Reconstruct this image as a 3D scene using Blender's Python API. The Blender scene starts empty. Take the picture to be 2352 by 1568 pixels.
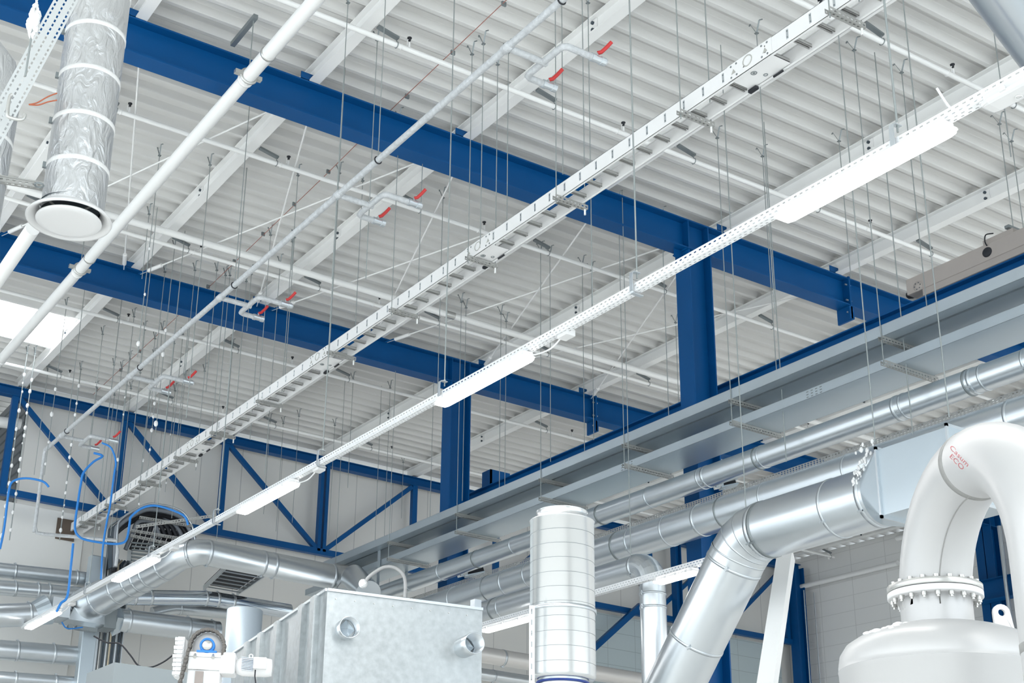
import bpy, math, random
from mathutils import Vector, Matrix
random.seed(7)
SC = bpy.context.scene
COL = SC.collection
V = Vector
pi = math.pi
EYE = 1.6                                   # height of the lens above the floor

# ---------------------------------------------------------------- camera
YAW, PITCH, ROLL = math.radians(28.7757), math.radians(20.2634), math.radians(2.7475)
FPX, CX, CY = 3161.5, 826.4, 985.6
_F = V((math.sin(YAW)*math.cos(PITCH), math.cos(YAW)*math.cos(PITCH), math.sin(PITCH)))
_R = V((math.cos(YAW), -math.sin(YAW), 0)); _U = _R.cross(_F)
_c, _s = math.cos(ROLL), math.sin(ROLL)
CR = _c*_R+_s*_U; CU = -_s*_R+_c*_U; CF = _F
cam = bpy.data.cameras.new('camera'); camo = bpy.data.objects.new('camera', cam); COL.objects.link(camo)
cam.sensor_width = 36; cam.lens = FPX/2352*36
cam.shift_x = (1176-CX)/2352; cam.shift_y = (CY-784)/2352
cam.clip_start = .05; cam.clip_end = 300
m = Matrix(((CR.x, CU.x, -CF.x, 0), (CR.y, CU.y, -CF.y, 0), (CR.z, CU.z, -CF.z, EYE), (0, 0, 0, 1)))
camo.matrix_world = m
SC.camera = camo
# ---------------------------------------------------------------- daylight and exposure
W = bpy.data.worlds.new('world'); SC.world = W; W.use_nodes = True
bg = W.node_tree.nodes['Background']; bg.inputs[1].default_value = 1.0
_n = W.node_tree; _tc = _n.nodes.new('ShaderNodeTexCoord'); _sx = _n.nodes.new('ShaderNodeSeparateXYZ'); _n.links.new(_tc.outputs['Generated'], _sx.inputs[0])
_mr = _n.nodes.new('ShaderNodeMapRange'); _n.links.new(_sx.outputs[2], _mr.inputs[0]); _mr.inputs[3].default_value = 0; _mr.inputs[4].default_value = 1
_mx = _n.nodes.new('ShaderNodeMixRGB'); _n.links.new(_mr.outputs[0], _mx.inputs[0])
_mx.inputs[1].default_value = (.80, .89, .96, 1); _mx.inputs[2].default_value = (3.4, 3.65, 3.8, 1); _n.links.new(_mx.outputs[0], bg.inputs[0])
SC.view_settings.view_transform = 'Standard'; SC.view_settings.look = 'None'
SC.view_settings.gamma = 1; SC.view_settings.use_curve_mapping = False
SC.view_settings.exposure = 0.72
def hall_strip(x, y, z, sx, sy, watt):
    l = bpy.data.lights.new('hall_strip_light', 'AREA'); l.shape = 'RECTANGLE'; l.size = sx; l.size_y = sy; l.energy = watt
    l.color = (1, .985, .96)
    o = bpy.data.objects.new('hall_strip_light', l); COL.objects.link(o); o.location = (x, y, z)
    return o
for hx in (-9, 0.5, 17.5, 25):                  # unseen light strips, added for lamp rows out of view
    hall_strip(hx, 9, 6.4, .3, 36, 330)
hall_strip(6.89, 12, 6.5, .15, 26, 160)          # the lamp line in view

# ---------------------------------------------------------------- pixel rays (layout only): a ray through the photograph meets a real plane
def ray(x, y):
    return CR*((x-CX)/FPX)-CU*((y-CY)/FPX)+CF
def pl(x, y, ax, v):
    d = ray(x, y); p = d*(v/d[ax]); return V((p.x, p.y, p.z+EYE))
def aX(x, y, v): return pl(x, y, 0, v)
def aY(x, y, v): return pl(x, y, 1, v)
def aZ(x, y, v): return pl(x, y, 2, v)            # v = height above the eye
def aD(x, y, d):                                  # at horizontal distance d
    r = ray(x, y); k = d/math.hypot(r.x, r.y); return V((r.x*k, r.y*k, r.z*k+EYE))

# ---------------------------------------------------------------- materials
MATS = {}
def mat(name, col, rough=.5, metal=0, noise=0, nscale=8, bump=0, bscale=40, emit=0, rvar=0, coat=0):
    if name in MATS: return MATS[name]
    M = bpy.data.materials.new(name); M.use_nodes = True; nt = M.node_tree; b = nt.nodes['Principled BSDF']
    b.inputs['Base Color'].default_value = (*col, 1); b.inputs['Roughness'].default_value = rough; b.inputs['Metallic'].default_value = metal
    tc = nt.nodes.new('ShaderNodeTexCoord')
    if noise or rvar:
        n = nt.nodes.new('ShaderNodeTexNoise'); n.inputs['Scale'].default_value = nscale; n.inputs['Detail'].default_value = 4
        nt.links.new(tc.outputs['Object'], n.inputs['Vector'])
        if noise:
            mx = nt.nodes.new('ShaderNodeMixRGB'); mx.inputs[1].default_value = (*[c*(1-noise) for c in col], 1)
            mx.inputs[2].default_value = (*[min(1, c*(1+noise)) for c in col], 1)
            nt.links.new(n.outputs['Fac'], mx.inputs[0]); nt.links.new(mx.outputs[0], b.inputs['Base Color'])
        if rvar:
            mr = nt.nodes.new('ShaderNodeMapRange'); mr.inputs[3].default_value = rough-rvar; mr.inputs[4].default_value = rough+rvar
            nt.links.new(n.outputs['Fac'], mr.inputs[0]); nt.links.new(mr.outputs[0], b.inputs['Roughness'])
    if bump:
        n2 = nt.nodes.new('ShaderNodeTexNoise'); n2.inputs['Scale'].default_value = bscale; n2.inputs['Detail'].default_value = 5
        nt.links.new(tc.outputs['Object'], n2.inputs['Vector'])
        bp = nt.nodes.new('ShaderNodeBump'); bp.inputs['Strength'].default_value = bump; bp.inputs['Distance'].default_value = .02
        nt.links.new(n2.outputs['Fac'], bp.inputs['Height']); nt.links.new(bp.outputs[0], b.inputs['Normal'])
    if emit:
        b.inputs['Emission Color'].default_value = (*col, 1); b.inputs['Emission Strength'].default_value = emit
    MATS[name] = M; return M
def perf(name, col, rows, pitch, slot, half, metal=0, rough=.45, stagger=0):
    """sheet metal punched with rows of slots: u runs along the piece, v across it, in metres"""
    M = bpy.data.materials.new(name); M.use_nodes = True; nt = M.node_tree; b = nt.nodes['Principled BSDF']; N = nt.nodes.new; L = nt.links.new
    b.inputs['Base Color'].default_value = (*col, 1); b.inputs['Roughness'].default_value = rough; b.inputs['Metallic'].default_value = metal
    uv = N('ShaderNodeUVMap'); uv.uv_map = 'uv'; sp = N('ShaderNodeSeparateXYZ'); L(uv.outputs[0], sp.inputs[0])
    def mth(op, a, bb=None):
        n = N('ShaderNodeMath'); n.operation = op
        for i, q in enumerate((a, bb)):
            if q is None: continue
            if isinstance(q, (int, float)): n.inputs[i].default_value = q
            else: L(q, n.inputs[i])
        return n.outputs[0]
    tot = None
    for i, r in enumerate(rows):
        u = mth('FRACT', mth('ADD', mth('DIVIDE', sp.outputs[0], pitch), 100+stagger*i))
        a = mth('LESS_THAN', mth('ABSOLUTE', mth('SUBTRACT', u, .5)), slot/2)
        c = mth('LESS_THAN', mth('ABSOLUTE', mth('SUBTRACT', sp.outputs[1], r)), half)
        k = mth('MULTIPLY', a, c); tot = k if tot is None else mth('MAXIMUM', tot, k)
    L(mth('SUBTRACT', 1.0, tot), b.inputs['Alpha']); MATS[name] = M; return M
def panelmat(name, col, dark, pu, pv, wu, wv, rough=.55, axis='XZ'):
    """panelled wall: joint lines every pu across and pv up"""
    M = bpy.data.materials.new(name); M.use_nodes = True; nt = M.node_tree; b = nt.nodes['Principled BSDF']; N = nt.nodes.new; L = nt.links.new
    b.inputs['Roughness'].default_value = rough
    g = N('ShaderNodeNewGeometry'); sp = N('ShaderNodeSeparateXYZ'); L(g.outputs['Position'], sp.inputs[0])
    def line(o, p, w):
        a = N('ShaderNodeMath'); a.operation = 'DIVIDE'; L(o, a.inputs[0]); a.inputs[1].default_value = p
        f = N('ShaderNodeMath'); f.operation = 'FRACT'; L(a.outputs[0], f.inputs[0])
        l = N('ShaderNodeMath'); l.operation = 'LESS_THAN'; L(f.outputs[0], l.inputs[0]); l.inputs[1].default_value = w/p
        return l.outputs[0]
    a = line(sp.outputs[0 if axis[0] == 'X' else 1], pu, wu); c = line(sp.outputs[2], pv, wv)
    mx = N('ShaderNodeMath'); mx.operation = 'MAXIMUM'; L(a, mx.inputs[0]); L(c, mx.inputs[1])
    mc = N('ShaderNodeMixRGB'); mc.inputs[1].default_value = (*col, 1); mc.inputs[2].default_value = (*dark, 1)
    L(mx.outputs[0], mc.inputs[0]); L(mc.outputs[0], b.inputs['Base Color']); MATS[name] = M; return M

BLUE = mat('blue_paint', (.001, .075, .245), .42, noise=.12, nscale=1.5)
BLUE.node_tree.nodes['Principled BSDF'].inputs['Specular IOR Level'].default_value = .25
DECK = mat('deck_sheet', (.70, .695, .68), .5, noise=.05, nscale=.7)
WHITE = mat('white_steel', (.88, .88, .87), .45, noise=.03, nscale=3)
WPIPE = mat('white_pipe_paint', (.88, .88, .87), .35, noise=.03, nscale=6)
TRAYW = mat('white_tray', (.86, .86, .86), .4)
GALV = mat('galvanised_steel', (.62, .66, .69), .36, .9, noise=.08, nscale=5)
GALVD = mat('galvanised_duct', (.70, .74, .77), .30, .92, noise=.03, nscale=2)
GALVT = mat('galvanised_tray_sheet', (.55, .62, .67), .36, .75, noise=.06, nscale=2, rvar=.06)
SPANG = mat('spangled_zinc_sheet', (.47, .50, .51), .40, .6, noise=.30, nscale=14, rvar=.12, bump=.05, bscale=18)
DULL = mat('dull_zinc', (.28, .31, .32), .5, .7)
LAG = mat('dusty_lagged_pipe', (.56, .58, .60), .6, .2, noise=.30, nscale=22, bump=.4, bscale=60)
ROD = mat('threaded_rod_zinc', (.36, .39, .39), .5, .6)
FOIL = mat('aluminium_foil_wrap', (.70, .71, .72), .36, .85, noise=.06, nscale=4, rvar=.1, bump=1.0, bscale=10)
for _nd in FOIL.node_tree.nodes:
    if _nd.type == 'BUMP': _nd.inputs['Distance'].default_value = .032
    if _nd.type == 'TEX_NOISE' and _nd.inputs['Scale'].default_value > 9:
        _mp = FOIL.node_tree.nodes.new('ShaderNodeMapping'); _mp.inputs['Scale'].default_value = (1.0, 1.0, .45); _l = _nd.inputs['Vector'].links[0]
        _src = _l.from_socket; FOIL.node_tree.links.new(_src, _mp.inputs[0]); FOIL.node_tree.links.new(_mp.outputs[0], _nd.inputs['Vector']); _nd.inputs['Distortion'].default_value = 1.2
TAPE = mat('white_tape', (.84, .84, .83), .6, bump=.3, bscale=40)
PLAS = mat('white_plastic', (.78, .78, .78), .4)
TANKW = mat('tank_white_metal', (.54, .54, .54), .38, .2, noise=.05, nscale=2.5, rvar=.08)
BEIGE = mat('beige_crane_paint', (.40, .36, .335), .5, noise=.04)
BLACK = mat('black_rubber', (.012, .014, .02), .6)
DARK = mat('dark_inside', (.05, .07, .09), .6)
RED = mat('red_lever', (.55, .03, .03), .4)
REDW = mat('rusty_red_wire', (.36, .16, .13), .6)
ORANGE = mat('orange_cable', (.50, .14, .07), .5)
BLUEC = mat('bright_blue_cable', (.015, .20, .60), .4)
BLUEB = mat('bright_blue_casting', (.02, .20, .62), .4)
STEEL = mat('bolt_steel', (.60, .60, .58), .35, .8)
CHAIN = mat('chain_steel', (.13, .12, .11), .5, .5)
FOAM = mat('white_foam', (.92, .92, .92), .9, bump=.8, bscale=50)
INK = mat('red_marker', (.85, .30, .32), .6)
DIRT = mat('grey_weld', (.30, .30, .29), .6, noise=.2, nscale=20)
LED = mat('lit_lamp_diffuser', (1, .99, .97), .4, emit=5)
PERFW = perf('white_punched_tray', (.86, .87, .88), (.018, .05), .055, .45, .0055, stagger=.5)
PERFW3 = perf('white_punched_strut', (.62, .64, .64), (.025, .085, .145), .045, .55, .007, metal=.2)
PERFC = perf('zinc_punched_channel', (.40, .40, .385), (.0205,), .05, .5, .007, metal=.4)
PERFG = perf('grey_punched_tray', (.50, .50, .49), (.02, .045, .07), .05, .5, .006, metal=.3)
WALLP = panelmat('white_wall_panels', (.74, .73, .70), (.50, .50, .49), 1.0, 50, .02, .0)
WALLR = panelmat('right_wall_panels', (.88, .88, .87), (.72, .72, .71), 1.15, .42, .02, .014, axis='YZ')
WALLB = panelmat('blue_grey_panels', (.50, .58, .60), (.34, .40, .42), .9, .42, .014, .014)
LOUV = panelmat('dark_louvre', (.17, .18, .19), (.08, .09, .10), 50, .22, 0, .06)
FLOORM = mat('pale_floor', (.72, .72, .70), .5, noise=.05)

# ---------------------------------------------------------------- mesh builder
class MB:
    def __init__(s): s.v = []; s.f = []; s.sm = []; s.uv = []
    def add(s, vs, fs, sm=False, uvs=None):
        o = len(s.v); s.v += [tuple(p) for p in vs]
        for i, f in enumerate(fs):
            s.f.append([o+k for k in f]); s.sm.append(sm); s.uv.append(uvs[i] if uvs else None)
        return s
    def box(s, a, b):
        x0, y0, z0 = [min(p, q) for p, q in zip(a, b)]; x1, y1, z1 = [max(p, q) for p, q in zip(a, b)]
        return s.add([(x0,y0,z0),(x1,y0,z0),(x1,y1,z0),(x0,y1,z0),(x0,y0,z1),(x1,y0,z1),(x1,y1,z1),(x0,y1,z1)],
              [(3,2,1,0),(4,5,6,7),(0,1,5,4),(1,2,6,5),(2,3,7,6),(3,0,4,7)])
    def bar(s, p, q, w, h, up=(0, 0, 1)):
        """rectangular bar from p to q, w across, h along up"""
        p, q = V(p), V(q); d = (q-p).normalized(); up = V(up); a = d.cross(up)
        if a.length < 1e-4: up = V((0, 1, 0)); a = d.cross(up)
        a.normalize(); u = a.cross(d).normalized(); a *= w/2; u *= h/2
        vs = [p-a-u, p+a-u, p+a+u, p-a+u, q-a-u, q+a-u, q+a+u, q-a+u]
        return s.add(vs, [(0,1,2,3),(7,6,5,4),(0,4,5,1),(1,5,6,2),(2,6,7,3),(3,7,4,0)])
    def quad(s, o, du, dv, uv=True):
        o, du, dv = V(o), V(du), V(dv); lu, lv = du.length, dv.length
        return s.add([o, o+du, o+du+dv, o+dv], [(0,1,2,3)], uvs=[[(0,0),(lu,0),(lu,lv),(0,lv)]])
    def tube(s, pts, r, n=16, caps=True, sm=True, closed=False):
        pts = [V(p) for p in pts]; m_ = len(pts); rs = r if isinstance(r, (list, tuple)) else [r]*m_
        ts = []
        for i in range(m_):
            a = pts[i-1] if (i or closed) else pts[i]; b = pts[(i+1) % m_] if (i < m_-1 or closed) else pts[i]
            ts.append((b-a).normalized())
        t = ts[0]; u = t.cross(V((0, 0, 1)))
        if u.length < .05: u = t.cross(V((0, 1, 0)))
        u.normalize(); vs = []
        for i in range(m_):
            if i:
                u = u-ts[i]*u.dot(ts[i]); u.normalize()
            w = ts[i].cross(u)
            k = 1.0
            if 0 < i < m_-1:
                c = ts[i].dot((pts[i+1]-pts[i]).normalized()); k = 1/max(.6, c)
            for j in range(n):
                a = 2*pi*j/n; vs.append(pts[i]+(u*math.cos(a)+w*math.sin(a))*rs[i]*(k if k < 1.03 else 1))
        fs = []
        for i in range(m_ if closed else m_-1):
            i2 = (i+1) % m_
            for j in range(n):
                fs.append((i*n+j, i*n+(j+1) % n, i2*n+(j+1) % n, i2*n+j))
        s.add(vs, fs, sm)
        if caps and not closed:
            s.add([vs[j] for j in range(n)], [tuple(range(n))[::-1]]); s.add([vs[(m_-1)*n+j] for j in range(n)], [tuple(range(n))])
        return s
    def lathe(s, o, ax, prof, n=32, sm=True):
        """prof = (radius, distance along ax)"""
        o, ax = V(o), V(ax).normalized(); u = ax.cross(V((0, 0, 1)))
        if u.length < .05: u = ax.cross(V((0, 1, 0)))
        u.normalize(); w = ax.cross(u); vs = []
        for r, t in prof:
            for j in range(n):
                a = 2*pi*j/n; vs.append(o+ax*t+(u*math.cos(a)+w*math.sin(a))*r)
        fs = [(i*n+j, i*n+(j+1) % n, (i+1)*n+(j+1) % n, (i+1)*n+j) for i in range(len(prof)-1) for j in range(n)]
        return s.add(vs, fs, sm)
    def cyl(s, p, q, r, n=16): return s.tube([p, q], r, n)
    def ball(s, c, r, n=8, k=6, sx=1, sy=1, sz=1):
        c = V(c); vs = []; fs = []
        for i in range(k+1):
            th = pi*i/k
            for j in range(n):
                a = 2*pi*j/n; vs.append(c+V((r*sx*math.sin(th)*math.cos(a), r*sy*math.sin(th)*math.sin(a), r*sz*math.cos(th))))
        for i in range(k):
            for j in range(n): fs.append((i*n+j, i*n+(j+1) % n, (i+1)*n+(j+1) % n, (i+1)*n+j))
        return s.add(vs, fs, True)
    def torus(s, c, ax, R, r, n=28, k=8):
        c, ax = V(c), V(ax).normalized(); u = ax.cross(V((0, 0, 1)))
        if u.length < .05: u = ax.cross(V((0, 1, 0)))
        u.normalize(); w = ax.cross(u); vs = []
        for i in range(n):
            a = 2*pi*i/n; e = u*math.cos(a)+w*math.sin(a)
            for j in range(k):
                b = 2*pi*j/k; vs.append(c+e*(R+r*math.cos(b))+ax*(r*math.sin(b)))
        return s.add(vs, [(i*k+j, ((i+1) % n)*k+j, ((i+1) % n)*k+(j+1) % k, i*k+(j+1) % k) for i in range(n) for j in range(k)], True)
    def build(s, name, m_, parent=None, bevel=0):
        me = bpy.data.meshes.new(name); me.from_pydata(s.v, [], s.f); me.update()
        me.polygons.foreach_set('use_smooth', s.sm)
        if any(u is not None for u in s.uv):
            ul = me.uv_layers.new(name='uv'); i = 0
            for f, u in zip(s.f, s.uv):
                for k in range(len(f)):
                    ul.data[i].uv = u[k] if u else (0, -9); i += 1
        me.materials.append(m_)
        o = bpy.data.objects.new(name, me); COL.objects.link(o)
        if parent is not None:
            o.parent = parent; o.matrix_parent_inverse = Matrix.Translation(-parent.location)
        if bevel:
            b = o.modifiers.new('bevel', 'BEVEL'); b.width = bevel; b.segments = 2; b.limit_method = 'ANGLE'
        return o
def tag(o, label, cat, group=None):
    o['label'] = label; o['category'] = cat
    if group: o['group'] = group
    return o
def thing(name, loc, label, cat, group=None):
    o = bpy.data.objects.new(name, None); o.empty_display_size = .1; COL.objects.link(o); o.location = V(loc)
    return tag(o, label, cat, group)
def struct(o): o['kind'] = 'structure'; return o
ORD = ['first', 'second', 'third', 'fourth', 'fifth', 'sixth', 'seventh', 'eighth', 'ninth', 'tenth', 'eleventh', 'twelfth',
       'thirteenth', 'fourteenth', 'fifteenth', 'sixteenth', 'seventeenth', 'eighteenth', 'nineteenth', 'twentieth']
ORD += ['twenty-'+w for w in ORD[:9]]+['thirtieth']+['thirty-'+w for w in ORD[:9]]+['fortieth']+['forty-'+w for w in ORD[:9]]
def Zh(h): return h+EYE

# ================================================================ the shell
H_DECK = Zh(10.74); YF = 27.35
mb = MB(); mb.box((-70, -70, -.2), (30, YF+6, 0)); struct(mb.build('floor', FLOORM))
# trapezoidal deck sheet, ribs run across the hall; one rooflight opening is left free
PITCH_R = .326
def deck(x0, x1, y0, y1):
    prof = []
    n = int((y1-y0)/PITCH_R)+1
    for i in range(n):
        y = y0+i*PITCH_R
        prof += [(y, 0), (y+.055, 0), (y+.062, .012), (y+.100, .100), (y+.112, .105), (y+.165, .105), (y+.175, .088), (y+.196, .088), (y+.206, .105), (y+.272, .105), (y+.284, .100), (y+.319, .012)]
    prof = [(y, z) for y, z in prof if y <= y1]
    vs = []
    for y, z in prof: vs += [(x0, y, H_DECK+z), (x1, y, H_DECK+z)]
    fs = [(2*i, 2*i+2, 2*i+3, 2*i+1) for i in range(len(prof)-1)]
    return vs, fs
mb = MB()
SKY = (5.0, 6.72, 23.30, 25.1)
DX, DY = -15, -9.8
SKY = (SKY[0], SKY[1], DY+102*PITCH_R, DY+107*PITCH_R)
for a in ((DX, 30, DY, SKY[2]), (DX, SKY[0], SKY[2], SKY[3]), (SKY[1], 30, SKY[2], SKY[3]), (DX, 30, SKY[3], 33)):
    vs, fs = deck(a[0], a[1], a[2], a[3]+.001)
    mb.add(vs, fs)
mb.box((DX, DY, H_DECK+.16), (30, SKY[2], H_DECK+.2)); mb.box((DX, SKY[2], H_DECK+.16), (SKY[0], 33, H_DECK+.2))
mb.box((SKY[1], SKY[2], H_DECK+.16), (30, 33, H_DECK+.2)); mb.box((SKY[0], SKY[3], H_DECK+.16), (SKY[1], 33, H_DECK+.2))
struct(mb.build('ceiling', DECK))
mb = MB()   # rooflight kerb
x0, x1, y0, y1 = SKY
mb.box((x0-.05, y0-.05, H_DECK-.03), (x0, y1+.05, H_DECK+.5)).box((x1, y0-.05, H_DECK-.03), (x1+.05, y1+.05, H_DECK+.5))
mb.box((x0, y0-.05, H_DECK-.03), (x1, y0, H_DECK+.5)).box((x0, y1, H_DECK-.03), (x1, y1+.05, H_DECK+.5))
w = struct(mb.build('window_1', WHITE))
GL = bpy.data.materials.new('opal_rooflight'); GL.use_nodes = True
b = GL.node_tree.nodes['Principled BSDF']; b.inputs['Base Color'].default_value = (.95, .98, 1, 1); b.inputs['Emission Color'].default_value = (.93, .97, 1, 1); b.inputs['Emission Strength'].default_value = 3.0
MB().box((x0-.02, y0-.02, H_DECK+.11), (x1+.02, y1+.02, H_DECK+.14)).build('rooflight_pane', GL, w)

mb = MB(); mb.box((6.95, YF, 0), (29.6, YF+.12, Zh(10.62))); struct(mb.build('wall_far', WALLP))
mb = MB(); mb.box((20.9, YF-.05, 0), (28.6, YF, Zh(8.1))); struct(mb.build('wall_far_lower', WALLB))
mb = MB(); mb.box((-6, YF+2.2, 0), (6.98, YF+2.3, Zh(10.72))); mb.box((6.93, YF, 0), (6.98, YF+2.25, Zh(10.72))); struct(mb.build('wall_louvre', LOUV))
mb = MB(); mb.box((6.65, YF-.03, 0), (8.5, YF, Zh(8.1))); struct(mb.build('wall_corner', mat('pale_wall', (.80, .80, .78), .5)))
mb = MB(); mb.box((29.4, -9.8, 0), (29.55, YF+.1, Zh(10.72))); struct(mb.build('wall_right', WALLR))
# dark hole in the far wall where the ladder goes through
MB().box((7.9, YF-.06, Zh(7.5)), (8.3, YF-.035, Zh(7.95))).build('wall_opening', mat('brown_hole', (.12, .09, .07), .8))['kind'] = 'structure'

# ================================================================ steel frame
def ibeam_x(mb, x0, x1, yc, zt, h, b, tf=.022, tw=.013):
    mb.box((x0, yc-b/2, zt-h), (x1, yc+b/2, zt-h+tf)); mb.box((x0, yc-b/2, zt-tf), (x1, yc+b/2, zt)); mb.box((x0, yc-tw/2, zt-h+tf), (x1, yc+tw/2, zt-tf))
def ibeam_y(mb, y0, y1, xc, zt, h, b, tf=.018, tw=.01):
    mb.box((xc-b/2, y0, zt-h), (xc+b/2, y1, zt-h+tf)); mb.box((xc-b/2, y0, zt-tf), (xc+b/2, y1, zt)); mb.box((xc-tw/2, y0, zt-h+tf), (xc+tw/2, y1, zt-tf))
PURL = [-5.4, -2.98, -.56, 1.86, 4.28, 6.70, 9.12, 11.54, 13.96, 16.40, 18.82, 21.24, 23.66, 26.08, 28.5]
PZ = Zh(10.5)
BEAMS = [(7.5, 'blue roof beam nearest the camera, beyond the top of the photo'), (14.02, 'long blue steel roof beam crossing the upper half of the photo'), (20.53, 'blue steel roof beam behind, crossing the middle of the photo from the rooflight')]
for bi, (yc, lab) in enumerate(BEAMS):
    if bi == 0: continue
    t = thing('roof_beam', (0, yc, Zh(10)), lab, 'beam')
    mb = MB(); ibeam_x(mb, -14.5, 29, yc, PZ, .5, .267); mb.build('beam_body', BLUE, t)
    for xx in (13.16, 13.56):
        MB().box((xx-.01, yc-.13, PZ-.478), (xx+.01, yc+.13, PZ-.022)).build('stiffener_plate', BLUE, t)
    sx = 16.62
    mb = MB(); mb.box((sx-.018, yc-.145, PZ-.76), (sx+.018, yc+.145, PZ+.02)); mb.box((sx-.05, yc-.145, PZ-.74), (sx+.05, yc-.11, PZ-.52))
    p = mb.build('splice_plate', BLUE, t)
    for dz in (-.12, -.4, -.62):
        MB().cyl((sx-.06, yc-.10, PZ+dz), (sx+.06, yc-.10, PZ+dz), .016, 6).build('bolt', STEEL, p)
    for px_ in PURL[4:13]:
        mb = MB(); mb.box((px_-.2, yc-.13, PZ), (px_+.06, yc-.118, PZ+.11)); mb.box((px_-.2, yc-.13, PZ), (px_+.06, yc-.0, PZ+.012))
        mb.build('purlin_cleat', BLUE, t)
PN = {1.86: 'leftmost', 4.28: 'first', 6.70: 'second', 9.12: 'third', 11.54: 'fourth', 13.96: 'fifth', 16.40: 'sixth', 18.82: 'seventh', 21.24: 'eighth', 23.66: 'ninth', 26.08: 'tenth', 28.5: 'eleventh'}
for x in PURL[3:]:
    nm = PN[x]
    t = thing('roof_purlin', (x, 14, PZ), 'white steel roof purlin under the deck, %s from the left' % nm, 'purlin', 'white roof purlins')
    mb = MB(); ibeam_y(mb, -8, YF, x, PZ+.24, .235, .15); mb.build('purlin_body', WHITE, t)
    for yj in (11.1, 17.6, 24.1):
        mb = MB(); mb.box((x-.025, yj-.06, PZ+.03), (x-.008, yj+.06, PZ+.21))
        p = mb.build('joint_plate', WHITE, t)
        for dz in (.07, .17): MB().cyl((x-.05, yj, PZ+dz), (x-.02, yj, PZ+dz), .022, 8).build('bolt', DARK, p)
# columns
def hcol(mb, x0, x1, yc, z0, z1, b=.30, tf=.022, tw=.014):
    mb.box((x0, yc-b/2, z0), (x0+tf, yc+b/2, z1)); mb.box((x1-tf, yc-b/2, z0), (x1, yc+b/2, z1)); mb.box((x0+tf, yc-tw/2, z0), (x1-tf, yc+tw/2, z1))
for yc, lab in ((7.5, 'blue steel column beyond the right edge, its corbel above the galvanised duct'), (14.02, 'tall blue steel column under the upper roof beam, right of the middle'), (20.53, 'blue steel column behind the middle lamp, under the second roof beam')):
    t = thing('steel_column', (13.36, yc, 0), lab, 'column', None)
    mb = MB(); hcol(mb, 13.13, 13.58, yc, 0, Zh(10.0)); mb.build('column_shaft', BLUE, t)
    mb = MB(); mb.box((13.1, yc-.17, Zh(9.98)), (13.62, yc+.17, Zh(10.0))); mb.box((13.13-.16, yc-.006, Zh(9.86)), (13.13, yc+.006, Zh(10))); mb.build('head_plate', BLUE, t)
    mb = MB(); mb.box((13.58, yc-.14, Zh(7.66)), (14.5, yc+.14, Zh(7.69))); mb.box((13.58, yc-.008, Zh(7.25)), (14.5, yc+.008, Zh(7.66)))
    mb.add([(13.58, yc-.14, Zh(7.0)), (13.58, yc+.14, Zh(7.0)), (14.5, yc+.14, Zh(7.32)), (14.5, yc-.14, Zh(7.32)), (13.58, yc-.14, Zh(7.03)), (13.58, yc+.14, Zh(7.03)), (14.5, yc+.14, Zh(7.35)), (14.5, yc-.14, Zh(7.35))],
           [(0, 3, 2, 1), (4, 5, 6, 7), (0, 1, 5, 4), (1, 2, 6, 5), (2, 3, 7, 6), (3, 0, 4, 7)]); mb.build('corbel', BLUE, t)
    if yc > 20:
        mb = MB(); mb.box((14.05, yc-.15, Zh(7.95)), (14.09, yc+.13, Zh(8.42))); mb.box((14.05, yc-.15, Zh(7.95)), (14.5, yc-.13, Zh(8.42))); mb.build('end_stop', BLUE, t)
t = tag(MB().build('crane_runway', BLUE), 'blue crane runway beam behind the stacked galvanised trays', 'beam') if 0 else None
mb = MB(); ibeam_y(mb, -6, 21.2, 14.0, Zh(8.04), .34, .2)
tag(mb.build('crane_runway', BLUE), 'blue crane runway beam running behind the stacked galvanised cable trays', 'beam')
# end-wall truss
t = thing('wall_truss', (12, 27, Zh(8.2)), 'blue steel lattice truss standing against the far white wall', 'truss')
mb = MB(); ibeam_x(mb, -3, 29.2, 27.0, Zh(10.46), .2, .2, .014, .01); mb.build('top_chord', BLUE, t)
mb = MB(); mb.box((-3, 26.93, Zh(8.12)), (29.2, 27.07, Zh(8.26))); mb.build('bottom_chord', BLUE, t)
TV = [6.60, 9.02, 11.42, 13.95, 16.40, 18.8, 21.2, 23.7, 26.2, 28.6]
for i, x in enumerate(TV):
    mb = MB()
    if i == 3: mb.box((x-.11, 26.93, Zh(8.2)), (x-.03, 27.07, Zh(10.3))); mb.box((x+.03, 26.93, Zh(8.2)), (x+.11, 27.07, Zh(10.3)))
    else: mb.box((x-.065, 26.94, Zh(8.2)), (x+.065, 27.06, Zh(10.3)))
    mb.build('truss_post', BLUE, t)
for i in range(len(TV)-1):
    a, c = TV[i], TV[i+1]
    if i < 3: p, q = (a+.08, 27, Zh(10.25)), (c-.1, 27, Zh(8.25))
    else: p, q = (a+.1, 27, Zh(8.25)), (c-.08, 27, Zh(10.22))
    MB().bar(p, q, .1, .1).build('diagonal', BLUE, t)
# the frame at the right-hand corner of the far wall
t = thing('corner_column', (28.9, 27, 0), 'blue steel column in the far right corner, where the panelled walls meet', 'column')
mb = MB(); hcol(mb, 28.72, 29.08, 26.85, 0, Zh(10.3)); mb.build('column_shaft', BLUE, t)
for xx in (28.86, 29.25):
    MB().cyl((xx, 26.55, 2), (xx, 26.55, Zh(9.6)), .016, 8).build('conduit', GALV, t)
mb = MB(); mb.bar((19.4, 26.8, Zh(5.1)), (23.2, 26.8, Zh(8.35)), .14, .14); tag(mb.build('wall_brace', BLUE), 'blue diagonal brace low on the far wall, just right of the silencer', 'brace')
mb = MB(); hcol(mb, 24.4, 24.6, 26.85, 0, Zh(10.3), .2); tag(mb.build('wall_post', BLUE), 'slim blue post on the far wall seen above the second lamp line', 'post')

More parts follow.
